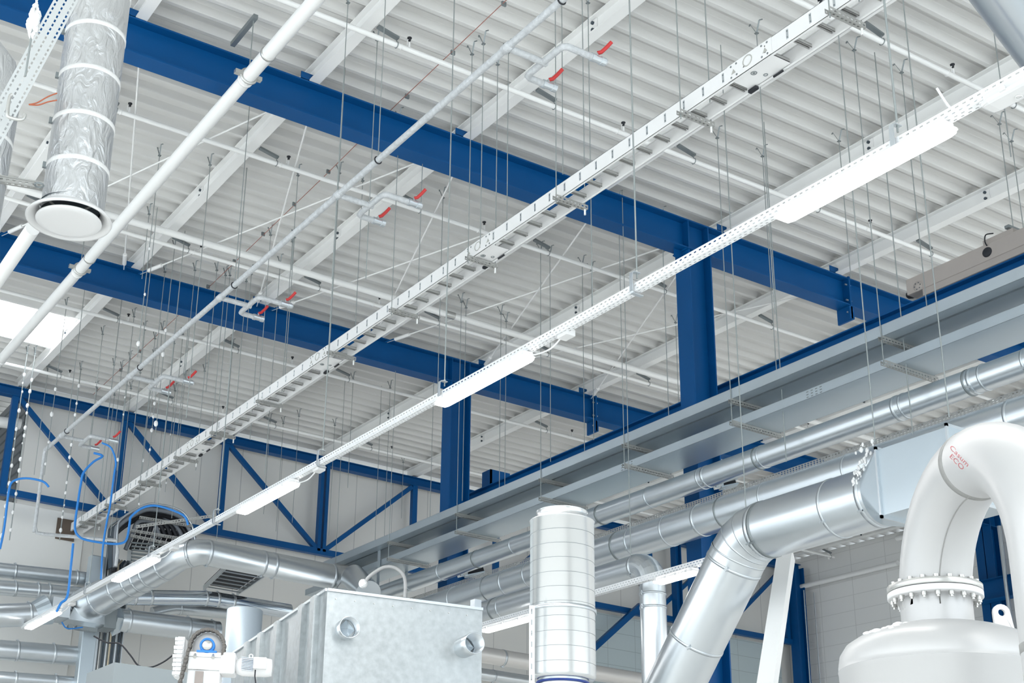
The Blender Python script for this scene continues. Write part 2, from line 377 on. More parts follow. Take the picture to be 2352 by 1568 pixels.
# roof bracing rods between the two beams
def brace(a, b, lab, tb=True):
    a, b = V(a), V(b); t = thing('bracing_rod', a, lab, 'bracing rod', 'white roof bracing rods')
    MB().cyl(a, b, .013, 8).build('rod', WHITE, t)
    d = (b-a).normalized()
    MB().cyl(b-d*.55, b-d*.2, .035, 8).build('turnbuckle', WHITE, t)
    MB().bar(b-d*.2, b+d*.03, .06, .02).build('end_lug', BLUE, t)
ZB = Zh(10.44)
brace((6.85, 14.2, ZB), (9.0, 20.4, ZB), 'white bracing rod crossing the left thin pipe below the blue beam, leaning right')
brace((9.0, 14.2, ZB), (6.8, 20.4, ZB), 'white bracing rod ending with a turnbuckle left, above the second beam')
brace((4.4, 14.2, ZB), (6.5, 20.4, ZB), 'white bracing rod dropping steeply just right of the foil-wrapped duct')
brace((6.65, 14.2, ZB), (4.4, 20.4, ZB), 'white bracing rod running from the big white pipe to the foil duct')
brace((13.5, 14.3, ZB), (11.7, 20.4, ZB), 'long white bracing rod from the tall blue column down-left past the ladder tray')
brace((9.25, 14.2, ZB), (11.4, 20.4, ZB), 'white bracing rod behind the ladder tray leaning left, middle of the photo')
brace((11.7, 14.2, ZB), (13.85, 20.4, ZB), 'white bracing rod leaning left towards the middle lamp, with a turnbuckle at the beam')
brace((11.4, 14.3, ZB), (9.3, 20.4, ZB), 'white bracing rod with turnbuckle where the ladder tray crosses the second beam')
brace((13.75, 14.3, ZB), (16.5, 20.4, ZB), 'white bracing rod right of the tall blue column, leaning left')
brace((16.6, 14.3, ZB), (13.9, 20.4, ZB), 'white bracing rod right of the tall blue column, nearly level')

# ================================================================ sprinkler pipes
HS = Zh(10.35)
def sprinkler(y, x0, x1, r, lab, heads, hooks=True, off=.42, h=HS):
    t = thing('sprinkler_pipe', ((x0+x1)/2, y, h), lab, 'pipe', 'white sprinkler pipes under the roof')
    MB().cyl((x0, y, h), (x1, y, h), r, 14).build('pipe_run', WPIPE, t)
    for hx in heads:
        mb = MB(); mb.cyl((hx, y, h), (hx, y, h+.07+r), .016, 8); mb.tube([(hx-.03, y, h+r+.02), (hx-.03, y, h+r+.10), (hx, y, h+r+.12)], .006, 6)
        p = mb.build('sprinkler_head', WPIPE, t)
        MB().lathe((hx, y, h+r+.10), (0, 0, 1), [(0, 0), (.018, 0), (.018, .03), (.03, .035), (.03, .045), (0, .05)], 10).build('deflector', BLACK, p)
        if r < .04: MB().torus((hx-.12, y, h), (1, 0, 0), r+.004, .006, 12, 6).build('pipe_coupling', WPIPE, t)
    if hooks:
        for px_ in PURL:
            hx = px_+off
            if not x0 < hx < x1: continue
            mb = MB(); mb.bar((hx-.32, y, h+.16), (hx-.02, y, h+.10), .06, .03); mb.cyl((hx-.04, y, h+.10), (hx-.04, y, h+r), .006, 6)
            mb.torus((hx-.04, y, h), (1, 0, 0), r+.006, .006, 12, 6)
            mb.build('pipe_hanger', DULL, t)
def hx_at(pts, y, h=10.5):
    return [aY(px, py, y).x for px, py in pts]
sprinkler(9.17, 2, 29, .034, 'white sprinkler pipe nearest the camera, crossing the top right corner', [10.9, 13.2])
sprinkler(12.42, -10, 29, .034, 'white sprinkler pipe in front of the upper blue beam', hx_at([(940, 105), (1432, 296), (465, -80), (2000, 520)], 12.42))
sprinkler(15.75, -10, 29, .034, 'white sprinkler pipe just behind the upper blue beam', hx_at([(662, 376), (1112, 521), (1600, 700), (300, 230)], 15.75))
sprinkler(18.58, -10, 29, .058, 'thick white header pipe in front of the second blue beam, left half', [], hooks=False)
sprinkler(18.98, -10, 29, .034, 'thin white sprinkler pipe beside the thick header pipe', hx_at([(461, 576), (871, 694), (1841, 762)], 18.98))
sprinkler(22.26, -10, 29, .034, 'white sprinkler pipe just behind the second blue beam', hx_at([(294, 735), (671, 832), (1314, 1000)], 22.26))
sprinkler(25.53, -10, 29, .034, 'white sprinkler pipe nearest the far wall truss', hx_at([(160, 858), (512, 940), (900, 1030)], 25.53))
for yy, hd in ((18.58, 0),):
    t = [o for o in COL.objects if o.name.startswith('sprinkler_pipe') and abs(o.location.y-18.58) < .01][0]
    for cx_ in (11.9,):
        MB().cyl((cx_-.09, 18.58, HS), (cx_+.09, 18.58, HS), .066, 14).build('pipe_coupling', STEEL, t)
# red lightning wire under the deck
mb = MB()
pts = [(10.5*k, y, Zh(10.62)) for y, k in ((10.5, .752), (13.9, .757), (16, .764), (20.4, .773), (26.8, .779))]
mb.tube(pts, .006, 6, sm=False)
w = tag(mb.build('red_wire', REDW), 'thin rusty red wire strung under the deck from front to back', 'wire')
for i in range(14):
    y = 10.2+i*1.15; x = 10.5*(.752+(y-10.5)*.0018)
    MB().box((x-.01, y-.012, Zh(10.6)), (x+.05, y+.012, Zh(10.66))).build('wire_clip', DULL, w)

# ================================================================ big white pipe and thin valve pipe
t = thing('white_pipe', (5.46, 15, Zh(9.7)), 'thick white painted pipe running diagonally from top centre-left to the left edge', 'pipe')
XP, HP, RP = 5.46, Zh(9.7), .086
MB().cyl((XP, 6, HP), (XP, 26.5, HP), RP, 24).build('pipe_run', WPIPE, t)
for yc in (12.62, 13.25, 18.9, 19.5, 23.8):
    MB().lathe((XP, yc-.02, HP), (0, 1, 0), [(RP, 0), (RP+.012, .005), (RP+.012, .035), (RP, .04)], 24).build('weld_collar', STEEL if yc in (12.62, 18.9) else WPIPE, t)
for yc, yb in ((13.15, 13.9), (19.35, 20.4)):
    mb = MB(); mb.torus((XP, yc, HP), (0, 1, 0), RP+.012, .018, 24, 8); mb.box((XP-RP-.1, yc-.03, HP-.02), (XP-RP, yc+.03, HP+.03)); mb.box((XP+RP, yc-.03, HP-.02), (XP+RP+.08, yc+.03, HP+.03))
    mb.build('pipe_clamp', STEEL, t)
    p = MB().cyl((XP, yc, HP+RP), (XP, yc, Zh(10.52)), .008, 8).build('clamp_rod', ROD, t)
    MB().box((XP-.03, yc-.06, Zh(10.5)), (XP+.03, yc+.62, Zh(10.56))).build('clamp_bracket', DULL, t)
XT, HT, RT = 6.31, Zh(7.92), .036
t = thing('compressed_air_pipe', (XT, 15, HT), 'thin dusty pipe with red-levered valve branches, left of the ladder tray', 'pipe')
yend = aX(103, 1040, XT).y
MB().cyl((XT, 5.5, HT), (XT, yend, HT), RT, 16).build('pipe_run', LAG, t)
zb = aY(82, 1222, yend).z
mb = MB(); mb.tube([(XT, yend-.02, HT), (XT, yend+.02, HT-.05), (XT, yend+.02, HT-.2), (XT, yend+.02, zb)], RT*.9, 12)
q = aY(265, 1255, yend+.02); mb.tube([(XT, yend+.02, zb+.1), (XT+.05, yend+.02, zb), (XT+.2, yend+.02, zb), (q.x, yend+.02, q.z+.12), (q.x+.05, yend+.02, q.z-.05), (q.x+.05, yend+.02, q.z-.35)], RT*.9, 12)
mb.build('drop_pipe', LAG, t)
for px_, py_ in ((868, 374), (538, 657), (321, 848), (153, 994), (1290, 0)):
    y = aX(px_, py_, XT).y
    mb = MB(); mb.torus((XT, y, HT), (0, 1, 0), RT+.006, .008, 16, 6); p = mb.build('pipe_clip', BLACK, t)
    mb = MB(); mb.cyl((XT, y, HT+RT), (XT, y, Zh(10.66)), .006, 6); mb.build('hanger_rod', ROD, t)
def valve(px_, py_, k, leverup=True):
    y = aX(px_, py_, XT).y; z = HT; x = XT
    r = .034
    MB().lathe((x, y-.06, z), (0, 1, 0), [(RT, 0), (RT+.012, .01), (RT+.012, .11), (RT, .12)], 14).build('tee_fitting', LAG, t)
    mb = MB(); mb.tube([(x, y, z), (x+.3, y, z), (x+.42, y, z), (x+.46, y, z)], r, 12)
    mb.tube([(x+.62, y-.32, z+.0), (x+.46, y-.32, z), (x+.43, y-.30, z), (x+.42, y-.25, z), (x+.42, y+.2, z), (x+.43, y+.26, z), (x+.47, y+.28, z), (x+.78, y+.28, z)], r, 12)
    mb.tube([(x+.6, y-.32, z), (x+.92, y-.32, z)], r, 12)
    b_ = mb.build('valve_branch', LAG, t)
    for (vx, vy) in ((x+.82, y-.32), (x+.70, y+.28)):
        mb = MB(); mb.lathe((vx-.08, vy, z), (1, 0, 0), [(r, 0), (.043, .002), (.043, .04), (.037, .042), (.037, .11), (.043, .112), (.043, .16), (0, .16)], 12, sm=False)
        mb.cyl((vx, vy, z), (vx, vy, z+.07), .012, 8); vb = mb.build('ball_valve', GALV, b_)
        mb = MB(); mb.tube([(vx, vy, z+.07), (vx+.03, vy-.02, z+.08), (vx+.06, vy-.06, z+.12), (vx+.09, vy-.10, z+.17)], .020, 8); mb.build('red_lever', RED, vb)
for px_, py_ in ((1165, 112), (776, 455), (505, 688), (298, 868), (140, 1008)):
    valve(px_, py_, 0)
# blue air hoses at the lower valve group
mb = MB()
def pp(l, d): return [aD(x, y, d) for x, y in l]
def smooth(pts, k=4):
    out = []
    P = [pts[0]]+pts+[pts[-1]]
    for i in range(1, len(P)-2):
        for j in range(k):
            s_ = j/k; a, b_, c, d = P[i-1], P[i], P[i+1], P[i+2]
            out.append(.5*((2*b_)+(c-a)*s_+(2*a-5*b_+4*c-d)*s_*s_+(3*b_-a-3*c+d)*s_**3))
    out.append(P[-2]); return out
mb.tube(smooth(pp([(234, 1017), (255, 1028), (266, 1060), (262, 1090), (253, 1160), (245, 1200), (236, 1260), (232, 1330)], 19.8)), .015, 8)
tag(mb.build('air_hose', BLUEC), 'bright blue air hose looping down from the valve, right-hand of the two', 'hose')
mb = MB(); mb.tube(smooth(pp([(215, 1040), (236, 1047), (215, 1060), (192, 1085), (186, 1110), (178, 1160), (172, 1210), (180, 1230), (200, 1240), (250, 1248), (280, 1247), (292, 1235), (298, 1200), (302, 1185), (330, 1165), (365, 1162), (420, 1182), (432, 1205)], 20.0)), .018, 8)
tag(mb.build('blue_cable', BLUEC), 'blue cable looping along the low pipe and over the dark cable tray', 'cable')
mb = MB(); mb.tube(smooth(pp([(112, 1118), (98, 1105), (60, 1098), (30, 1105), (20, 1130), (10, 1210), (0, 1260)], 18.5)), .016, 8)
tag(mb.build('air_hose', BLUEC), 'pale blue air hose bowing over the leftmost valves at the left edge', 'hose')
mb = MB(); mb.tube(smooth(pp([(168, 1248), (163, 1300), (155, 1368), (140, 1385), (130, 1405)], 19.0)), .018, 8)
tag(mb.build('blue_cable', BLUEC), 'short blue cable dropping behind the lamp line to the left duct', 'cable')

# ================================================================ deck clips and rods
def deckclip(mb, x, y, z):
    mb.bar((x, y, z), (x-.02, y+.075, z+.17), .018, .005); mb.bar((x, y, z), (x-.02, y-.075, z+.14), .018, .005)
    mb.bar((x-.02, y+.075, z+.17), (x+.0, y+.11, z+.17), .018, .005); mb.bar((x-.02, y-.075, z+.14), (x, y-.11, z+.14), .018, .005)
    mb.bar((x, y-.02, z), (x, y+.02, z), .04, .012)
def rodchild(parent, x, y, z0, z1=None, r=.0062, clip=True):
    z1 = z1 or Zh(10.565)
    p = MB().cyl((x, y, z0), (x, y, z1), r, 6).build('threaded_rod', ROD, parent)
    if clip:
        mb = MB(); deckclip(mb, x, y, z1); mb.build('deck_clip', DULL, p)
    return p
def channel_x(mb, x0, x1, y, zt, w=.041):
    """punched channel lying across, open upwards"""
    mb.quad((x0, y-w/2, zt-w), (x1-x0, 0, 0), (0, 0, w)); mb.quad((x0, y-w/2, zt-w), (x1-x0, 0, 0), (0, w, 0)); mb.quad((x0, y+w/2, zt-w), (x1-x0, 0, 0), (0, 0, w))

# ================================================================ white cable ladder
XL0, XL1, ZL0, ZL1 = 8.20, 8.49, Zh(7.71), Zh(7.89)
t = thing('cable_ladder', (8.35, 15, ZL0), 'long white cable ladder running from top right to the hole in the far wall', 'cable ladder')
for s_, x in ((1, XL0), (-1, XL1)):
    mb = MB(); mb.box((x, 5.5, ZL0), (x+.004*s_, YF-.03, ZL1)); mb.box((x, 5.5, ZL0), (x+.03*s_, YF-.03, ZL0+.004)); mb.box((x, 5.5, ZL1-.004), (x+.02*s_, YF-.03, ZL1))
    mb.build('side_rail', TRAYW, t)
RUNGM = mat('grey_rung', (.50, .50, .49), .45, .2)
y = 5.62; PR = .2706; k = 0
y0r = aX(1861, 40, XL0).y; y = y0r-6*PR
while y < YF-.1:
    mb = MB(); mb.box((XL0+.004, y-.02, ZL0+.055), (XL1-.004, y-.017, ZL0+.09)); mb.box((XL0+.004, y+.017, ZL0+.055), (XL1-.004, y+.02, ZL0+.09)); mb.box((XL0+.004, y-.02, ZL0+.087), (XL1-.004, y+.02, ZL0+.09))
    mb.box((XL0+.004, y-.02, ZL0+.055), (XL1-.004, y-.010, ZL0+.058)); mb.box((XL0+.004, y+.010, ZL0+.055), (XL1-.004, y+.02, ZL0+.058))
    g = mb.build('rung', RUNGM, t)
    mb = MB(); mb.box((XL0-.003, y-.012, ZL0+.045), (XL0, y+.012, ZL1-.035)); cl = mb.build('rung_clip', GALV, g)
    for dz in (.06, .125): MB().cyl((XL0-.006, y, ZL0+dz), (XL0, y, ZL0+dz), .008, 6).build('rivet', DULL, g)
    y += PR
for px_, py_ in ((1722, 150), (1100, 560), (730, 835), (440, 1045)):
    y = aX(px_, py_, XL0).y
    mb = MB(); mb.box((XL0-.006, y-.28, ZL0+.004), (XL0-.001, y+.28, ZL1-.004))
    c = mb.build('coupling_plate', TRAYW, t)
    mb = MB()
    for dy in (-.23, -.16, .16, .23):
        for dz in (.03, .15): mb.cyl((XL0-.010, y+dy, ZL0+dz), (XL0-.006, y+dy, ZL0+dz), .011, 6)
    mb.build('fixing_bolts', DULL, c)
    mb = MB(); mb.torus((XL0-.006, y+.02, ZL0+.10), (1, 0, 0), .055, .006, 18, 6)
    for dy in (-.2, .2): mb.add([(XL0-.008, y+dy-.03, ZL0+.06), (XL0-.008, y+dy+.03, ZL0+.06), (XL0-.008, y+dy, ZL0+.11)], [(0, 1, 2)])
    mb.build('pressed_mark', mat('pressed_shadow', (.45, .45, .42), .6), c)
    mb = MB(); mb.box((XL0+.03, y-.25, ZL0+.012), (XL1-.03, y+.25, ZL0+.016)); c2 = mb.build('bridge_plate', TRAYW, t)
    mb = MB(); mb.torus((XL0+.09, y+.04, ZL0+.010), (0, 0, 1), .026, .005, 16, 6); mb.torus((XL0+.2, y+.0, ZL0+.010), (0, 0, 1), .018, .005, 14, 6); mb.lathe((XL0+.09, y+.04, ZL0+.008), (0, 0, 1), [(0, 0), (.012, 0), (.012, .006)], 10)
    mb.build('pressed_ring', DULL, c2)
    mb = MB(); mb.tube([(XL1-.03, y-.16, ZL0-.01), (XL1-.05, y-.12, ZL0-.03), (XL1-.04, y-.05, ZL0-.02)], .012, 6); mb.box((XL1-.06, y+.16, ZL0-.03), (XL1-.02, y+.26, ZL0)); mb.build('cable_tie', BLACK, c2)
LB = [8.62, 10.6, 12.32, 14.1, 15.8, 18.1, 19.85, 21.4, 23.1, 24.9, 26.4]
for i, y in enumerate([6.75]+LB):
    t = thing('trapeze_hanger', (8.32, y, ZL0), 'slotted channel hanger under the white cable ladder, %s counted from the top right' % ORD[i], 'hanger', 'hangers under the white cable ladder')
    mb = MB(); channel_x(mb, 8.10, 8.55, y, ZL0-.002, .05); mb.build('channel', PERFC, t)
    rodchild(t, 8.13, y, ZL0-.10); rodchild(t, 8.525, y, ZL0-.12)
    MB().cyl((8.525, y, ZL0-.12), (8.525, y, ZL0-.05), .011, 8).build('rod_end', WPIPE, t)

# ================================================================ lamp line
XA, XB, ZA, ZC = 6.90, 6.965, Zh(5.134), Zh(5.208)
t = thing('lamp_tray', (6.93, 15, ZA), 'long white punched tray carrying the row of lamps across the middle', 'cable tray')
mb = MB(); L_ = YF-2-1.5
mb.quad((XA, 1.5, ZA), (0, L_, 0), (0, 0, ZC-ZA)); mb.quad((XA, 1.5, ZA), (0, L_, 0), (XB-XA, 0, 0)); mb.quad((XB, 1.5, ZA), (0, L_, 0), (0, 0, ZC-ZA))
mb.build('tray_sheet', PERFW, t)
def lamp(y0, y1, lab, x0=6.81, x1=6.97, zb=5.03, on=True, cable=True, ztray=None):
    xc = (x0+x1)/2; z = Zh(zb)
    t = thing('batten_lamp', (xc, (y0+y1)/2, z), lab, 'lamp', 'long batten lamps')
    hw = (x1-x0)/2
    mb = MB(); mb.box((xc-hw*.72, y0+.03, z+.035), (xc+hw*.72, y1-.03, z+.085)); mb.box((xc-hw*.9, y0+.01, z+.028), (xc+hw*.9, y1-.01, z+.04)); mb.build('housing', PLAS, t, .006)
    prof = [(-hw, .03), (-hw*.93, .008), (-hw*.7, -.004), (hw*.7, -.004), (hw*.93, .008), (hw, .03)]
    vs = []; ys = [(y0, .55, .022), (y0+.02, .8, .008), (y0+.07, 1, 0), (y1-.07, 1, 0), (y1-.02, .8, .008), (y1, .55, .022)]
    for yy, k, dz in ys:
        for a, b_ in prof: vs.append((xc+a*k, yy, z+max(b_, dz)))
    n = len(prof); fs = [(i*n+j, i*n+j+1, (i+1)*n+j+1, (i+1)*n+j) for i in range(len(ys)-1) for j in range(n-1)]
    fs += [tuple(range(n))[::-1], tuple((len(ys)-1)*n+j for j in range(n))]
    mb = MB(); mb.add(vs, fs); mb.build('diffuser', LED if on else PLAS, t)
    for k in range(4):
        yy = y0+(y1-y0)*(k+.5)/4
        for sx in (x0-.004, x1+.004): MB().box((sx-.006, yy-.02, z+.02), (sx+.006, yy+.02, z+.05)).build('diffuser_clip', PLAS, t)
    if cable:
        mb = MB(); mb.tube(smooth([V((xc, y0+.02, z+.05)), V((xc-.01, y0-.1, z+.0)), V((xc+.02, y0-.28, z-.0)), V((xc+.07, y0-.38, z+.09)), V((xc+.08, y0-.42, z+.12))]), .008, 8); mb.build('supply_cable', PLAS, t)
        MB().box((xc+.03, y0-.50, z+.07), (xc+.13, y0-.36, z+.13)).build('connector', PLAS, t, .004)
    if not on:
        for yy in (y1-.22, y1-.42): MB().torus((xc+.02, yy, z-.004), (0, 0, 1), .02, .004, 14, 6).build('cover_screw', PLAS, t)
    return t
def yl(px_, py_): return aZ(px_, py_, 5.03).y
LAMPS = [((2352, 170), (2236, 262), 0, 'unlit white batten lamp at the top right edge'),
         ((2196, 302), (1795, 508), 1, 'brightest long lit lamp in the upper right'), ((1234, 826), (1020, 933), 1, 'lit lamp in front of the second blue column'),
         ((702, 1115), (566, 1180), 1, 'lit lamp before the blue wall truss, left of centre'), ((372, 1285), (275, 1337), 1, 'lit lamp against the silver elbow duct'),
         ((150, 1406), (76, 1446), 1, 'lit lamp nearest the bottom left corner')]
for i, (a, b_, on, lab) in enumerate(LAMPS):
    ya, yb_ = 5.05*[.0, .958, 1.858, 2.785, 3.66, 4.56][i], 5.05*[.918, 1.252, 2.162, 3.095, 4.01, 4.92][i]
    if i == 0: ya, yb_ = 3.1, 4.60
    lamp(ya, yb_, lab, on=bool(on), cable=i > 1)
mb = MB(); mb.tube(smooth(pp([(2225, 247), (2195, 252), (2178, 243), (2152, 203)], 8.6)), .009, 8)
tag(mb.build('loose_cable', PLAS), 'loose white cable end sticking up beside the unlit lamp', 'cable')
for i, (px_, py_) in enumerate([(2053, 300), (1455, 655), (1013, 900), (733, 1062), (493, 1190), (345, 1270), (197, 1355)]):
    y = aX(px_, py_, XA).y
    t = thing('clamp_hanger', (6.9, y, ZA), 'bent C-shaped clamp on a rod holding the lamp tray, %s from the right' % ORD[i], 'hanger', 'clamp hangers of the lamp tray')
    mb = MB(); pts = [V((6.965, y, ZC+.11)), V((6.90, y, ZC+.11)), V((6.878, y, ZC+.095)), V((6.875, y, ZC+.05)), V((6.875, y, ZA-.0)), V((6.885, y, ZA-.015)), V((6.91, y, ZA-.02)), V((6.99, y, ZA-.02))]
    for a, b_ in zip(pts, pts[1:]): mb.bar(a, b_, .035, .008, up=(0, 1, 0)) if 0 else mb.bar(a, b_, .008, .035, up=(0, 1, 0))
    mb.build('clamp', GALV, t); MB().cyl((6.94, y, ZC+.06), (6.94, y, Zh(10.6)), .0075, 6).build('threaded_rod', ROD, t)
    MB().cyl((6.94, y, ZC+.115), (6.94, y, ZC+.13), .014, 6).build('nut', STEEL, t)

# ================================================================ stacked galvanised trays
def utray(mb, x0, x1, y0, y1, zb, h, lip=.012):
    mb.box((x0, y0, zb), (x1, y1, zb+.002)); mb.box((x0, y0, zb), (x0+.002, y1, zb+h)); mb.box((x1-.002, y0, zb), (x1, y1, zb+h)); mb.box((x0, y0, zb+h-.002), (x0+lip, y1, zb+h)); mb.box((x1-lip, y0, zb+h-.002), (x1, y1, zb+h))
YT = 21.3
t = thing('upper_cable_tray', (12.3, 12, Zh(6.69)), 'upper galvanised cable tray of the stacked pair, in front of the blue runway', 'cable tray')
mb = MB(); utray(mb, 12.03, 12.20, 2, 23.6, Zh(6.695), .14); mb.build('near_tray', GALVT, t)
mb = MB(); utray(mb, 12.235, 12.86, 2, 23.6, Zh(6.695), .12); mb.build('wide_tray', GALVT, t)
t = thing('lower_cable_tray', (12.5, 12, Zh(6.39)), 'lower galvanised cable tray of the stacked pair, pale bright underside', 'cable tray')
mb = MB(); utray(mb, 12.22, 12.82, 2, 24.2, Zh(6.395), .12); mb.build('tray_sheet', GALVT, t)
for px_, py_, u in ((1870, 900, 0), (1440, 1070, 0)):
    y = aX(px_, py_, 12.22).y
    for a in range(4):
        for b_ in range(3): MB().box((12.216, y-.12+a*.07, Zh(6.41)+b_*.035), (12.221, y-.09+a*.07, Zh(6.42)+b_*.035)).build('coupler_slot', DULL, t)
# riser at the far end
p0 = aX(850, 1240, 12.2)
mb = MB(); utray(mb, 12.2, 12.8, 21.2, 21.3, Zh(5.6), 1.25); tag(mb.build('tray_riser', GALVT), 'short upright galvanised tray piece closing the stacked trays above the box', 'cable tray')
GB = [7.2, 9.66, 12.05, 14.15, 16.09, 18.4, 20.6, 22.6]
for i, y in enumerate(GB):
    t = thing('trapeze_hanger', (12.45, y, Zh(6.35)), 'two-level slotted channel hanger under the galvanised trays, %s from the right' % ORD[i], 'hanger', 'two-level hangers under the galvanised trays')
    for hz in (6.393, 6.693):
        mb = MB(); channel_x(mb, 12.0, 12.9, y, Zh(hz), .055); mb.build('channel', PERFC, t)
    rodchild(t, 12.02, y, Zh(6.32), clip=i < 6); rodchild(t, 12.87, y, Zh(6.30), clip=i < 6)

# crane end truck on the runway
t = thing('crane_end_truck', (13.9, 9.8, Zh(8.04)), 'beige crane carriage with a round black cap on the blue runway, right edge', 'crane')
mb = MB(); mb.box((13.86, 6.6, Zh(8.13)), (14.14, 10.68, Zh(8.35))); mb.build('carriage_body', BEIGE, t, .01)
mb = MB(); mb.box((13.875, 6.6, Zh(8.04)), (14.12, 10.45, Zh(8.13))); mb.build('lower_box', BEIGE, t)
mb = MB(); mb.lathe((13.86, 10.5, Zh(8.19)), (-1, 0, 0), [(0, .012), (.065, .012), (.07, 0)], 20); mb.build('wheel_cover', BEIGE, t)
mb = MB()
for a in range(6): mb.cyl((13.845, 10.5+.045*math.cos(a), Zh(8.19)+.045*math.sin(a)), (13.85, 10.5+.045*math.cos(a), Zh(8.19)+.045*math.sin(a)), .008, 6)
mb.build('cover_bolts', DARK, t)
MB().lathe((13.86, 9.47, Zh(8.235)), (-1, 0, 0), [(0, .02), (.05, .02), (.062, .01), (.065, 0)], 24).build('black_cap', BLACK, t)
MB().lathe((14.0, 10.68, Zh(8.2)), (0, 1, 0), [(.06, 0), (.06, .04), (.045, .09), (.02, .11), (0, .11)], 20).build('rubber_buffer', BLACK, t)
MB().box((13.9, 9.12, Zh(8.35)), (14.1, 9.54, Zh(8.43))).build('top_plate', BEIGE, t)
mb = MB(); mb.tube(smooth([V((13.84, 9.45, Zh(8.31))), V((13.84, 9.47, Zh(8.38))), V((13.86, 9.46, Zh(8.47))), V((13.95, 9.42, Zh(8.5)))]), .008, 6); mb.build('motor_cable', BLACK, t)
MB().box((13.95, 9.2, Zh(8.49)), (14.3, 9.26, Zh(8.53))).build('strut_arm', DULL, t)

# ================================================================ ducts
def band(parent, c, ax, r, w=.03, m_=None, name='clamp_band', t_=.006, lug=True):
    c, ax = V(c), V(ax).normalized()
    mb = MB(); mb.lathe(c-ax*w/2, ax, [(r, 0), (r+t_, .001), (r+t_, w-.001), (r, w)], 40)
    if lug:
        u = (V((-1, 0, 0))-ax*V((-1, 0, 0)).dot(ax)).normalized(); d = (V((0, 0, -1))-ax*V((0, 0, -1)).dot(ax)).normalized()
        e = (u*.8+d*.6).normalized(); mb.bar(c+e*(r), c+e*(r+.03), w*1.2, .02); mb.cyl(c+e*(r+.02)-ax*.03, c+e*(r+.02)+ax*.03, .008, 6)
    return mb.build(name, m_ or GALV, parent)
def yduct(name, X, h, r, y0, y1, lab, bands, cat='duct', m_=GALVD, ext=None, group=None):
    t = thing(name, (X, (y0+y1)/2, Zh(h)), lab, cat, group)
    MB().cyl((X, y0, Zh(h)), (X, y1, Zh(h)), r, 48).build('duct_pipe', m_, t)
    for i, (px_, py_) in enumerate(bands):
        y = aX(px_, py_, X-r).y
        if y0 < y < y1: band(t, (X, y, Zh(h)), (0, 1, 0), r, .025 if i % 3 else .04, GALV if i % 4 else DULL, lug=bool(i % 2))
    return t
tA = yduct('ventilation_duct', 12.61, 6.05, .15, 3, 23.4, 'upper small galvanised duct under the stacked trays', [(1366, 1182), (1478, 1142), (1597, 1096), (1609, 1091), (1726, 1048), (1736, 1045), (2046, 930), (2062, 925), (2208, 868), (2220, 863), (2243, 852), (2342, 815), (1082, 1286), (1001, 1317), (1168, 1255), (929, 1340)])
tB = yduct('ventilation_duct', 12.47, 5.41, .218, 3, 23.4, 'middle galvanised duct below the small one, fixed with dark bands', [(1400, 1243), (1433, 1239), (1513, 1210), (1586, 1187), (1639, 1172), (1739, 1130), (2303, 940), (1025, 1375), (1103, 1351), (1144, 1340), (1198, 1317), (1930, 1060)])
yC = aX(1445, 1305, 11.75).y
tC = yduct('ventilation_duct', 11.9, 4.8, .18, yC, 23.4, 'lower galvanised duct turning down through an elbow into an upright pipe', [(1120, 1405), (1137, 1400)])
# elbow of C: a segmented right-angle bend down, then the upright pipe
R_ = .28; pts = []
for k in range(0, 7):
    a = pi/2*k/6; pts.append(V((11.9, yC-R_*math.sin(a), Zh(4.8)-R_*(1-math.cos(a)))))
mb = MB(); mb.tube([pts[0]+V((0, .02, 0))]+pts, .18, 32, caps=False, sm=False); mb.build('elbow', GALVD, tC)
band(tC, pts[0], (0, 1, 0), .18, .05, GALV)
zc = pts[-1].z
MB().cyl((11.9, yC-R_, zc), (11.9, yC-R_, 1), .17, 36).build('upright_pipe', GALVD, tC)
for zz in (zc-.14, zc-.32): band(tC, (11.9, yC-R_, zz), (0, 0, 1), .17, .03, GALV)
# big duct D
XD, HD, RD = 10.90, 4.39, .315
yS = aX(2017, 1112, XD-.335).y; y1D = yS+.24; y2D = aX(1712, 1180, XD-RD*.9).y
tD = thing('large_duct', (XD, y2D, Zh(HD)), 'large shiny galvanised duct bending steeply down from the rectangular box', 'duct')
el = 50; dn = V((0, math.cos(math.radians(el)), -math.sin(math.radians(el))))
R_ = .55; c0 = V((XD, y2D, Zh(HD))); pts = [c0+V((0, y1D-y2D, 0)), c0]
for k in range(1, 4):
    a = math.radians(el)*k/3; pts.append(c0+V((0, R_*math.sin(a), -R_*(1-math.cos(a)))))
pe = pts[-1]
MB().tube(pts[:2], RD, 56, caps=False).build('duct_pipe', GALVD, tD)
MB().tube(pts[1:], RD, 56, caps=False, sm=True).build('elbow', GALVD, tD)
MB().tube([pe, pe+dn*5.2], RD, 56, caps=False).build('sloping_pipe', GALVD, tD)
for k, p in enumerate(pts[1:]):
    a = math.radians(el)*max(0, k)/3; ax = V((0, math.cos(a), -math.sin(a)))
    band(tD, p, ax, RD, .02 if k else .05, GALV, 'seam_ring', .005, lug=(k == 0))
band(tD, pe+dn*.12, dn, RD, .035, GALV); band(tD, pe+dn*1.12, dn, RD, .035, GALV)
MB().bar(pe+dn*.14+V((-RD*.9, -.05, -.13)), pe+dn*1.1+V((-RD*.9, -.05, -.13)), .01, .006).build('long_seam', GALV, tD)
band(tD, (XD, y2D-.05, Zh(HD)), (0, 1, 0), RD, .045, DULL); band(tD, (XD, y1D+.55, Zh(HD)), (0, 1, 0), RD, .03, GALV); band(tD, (XD, y1D+.06, Zh(HD)), (0, 1, 0), RD, .05, GALV)
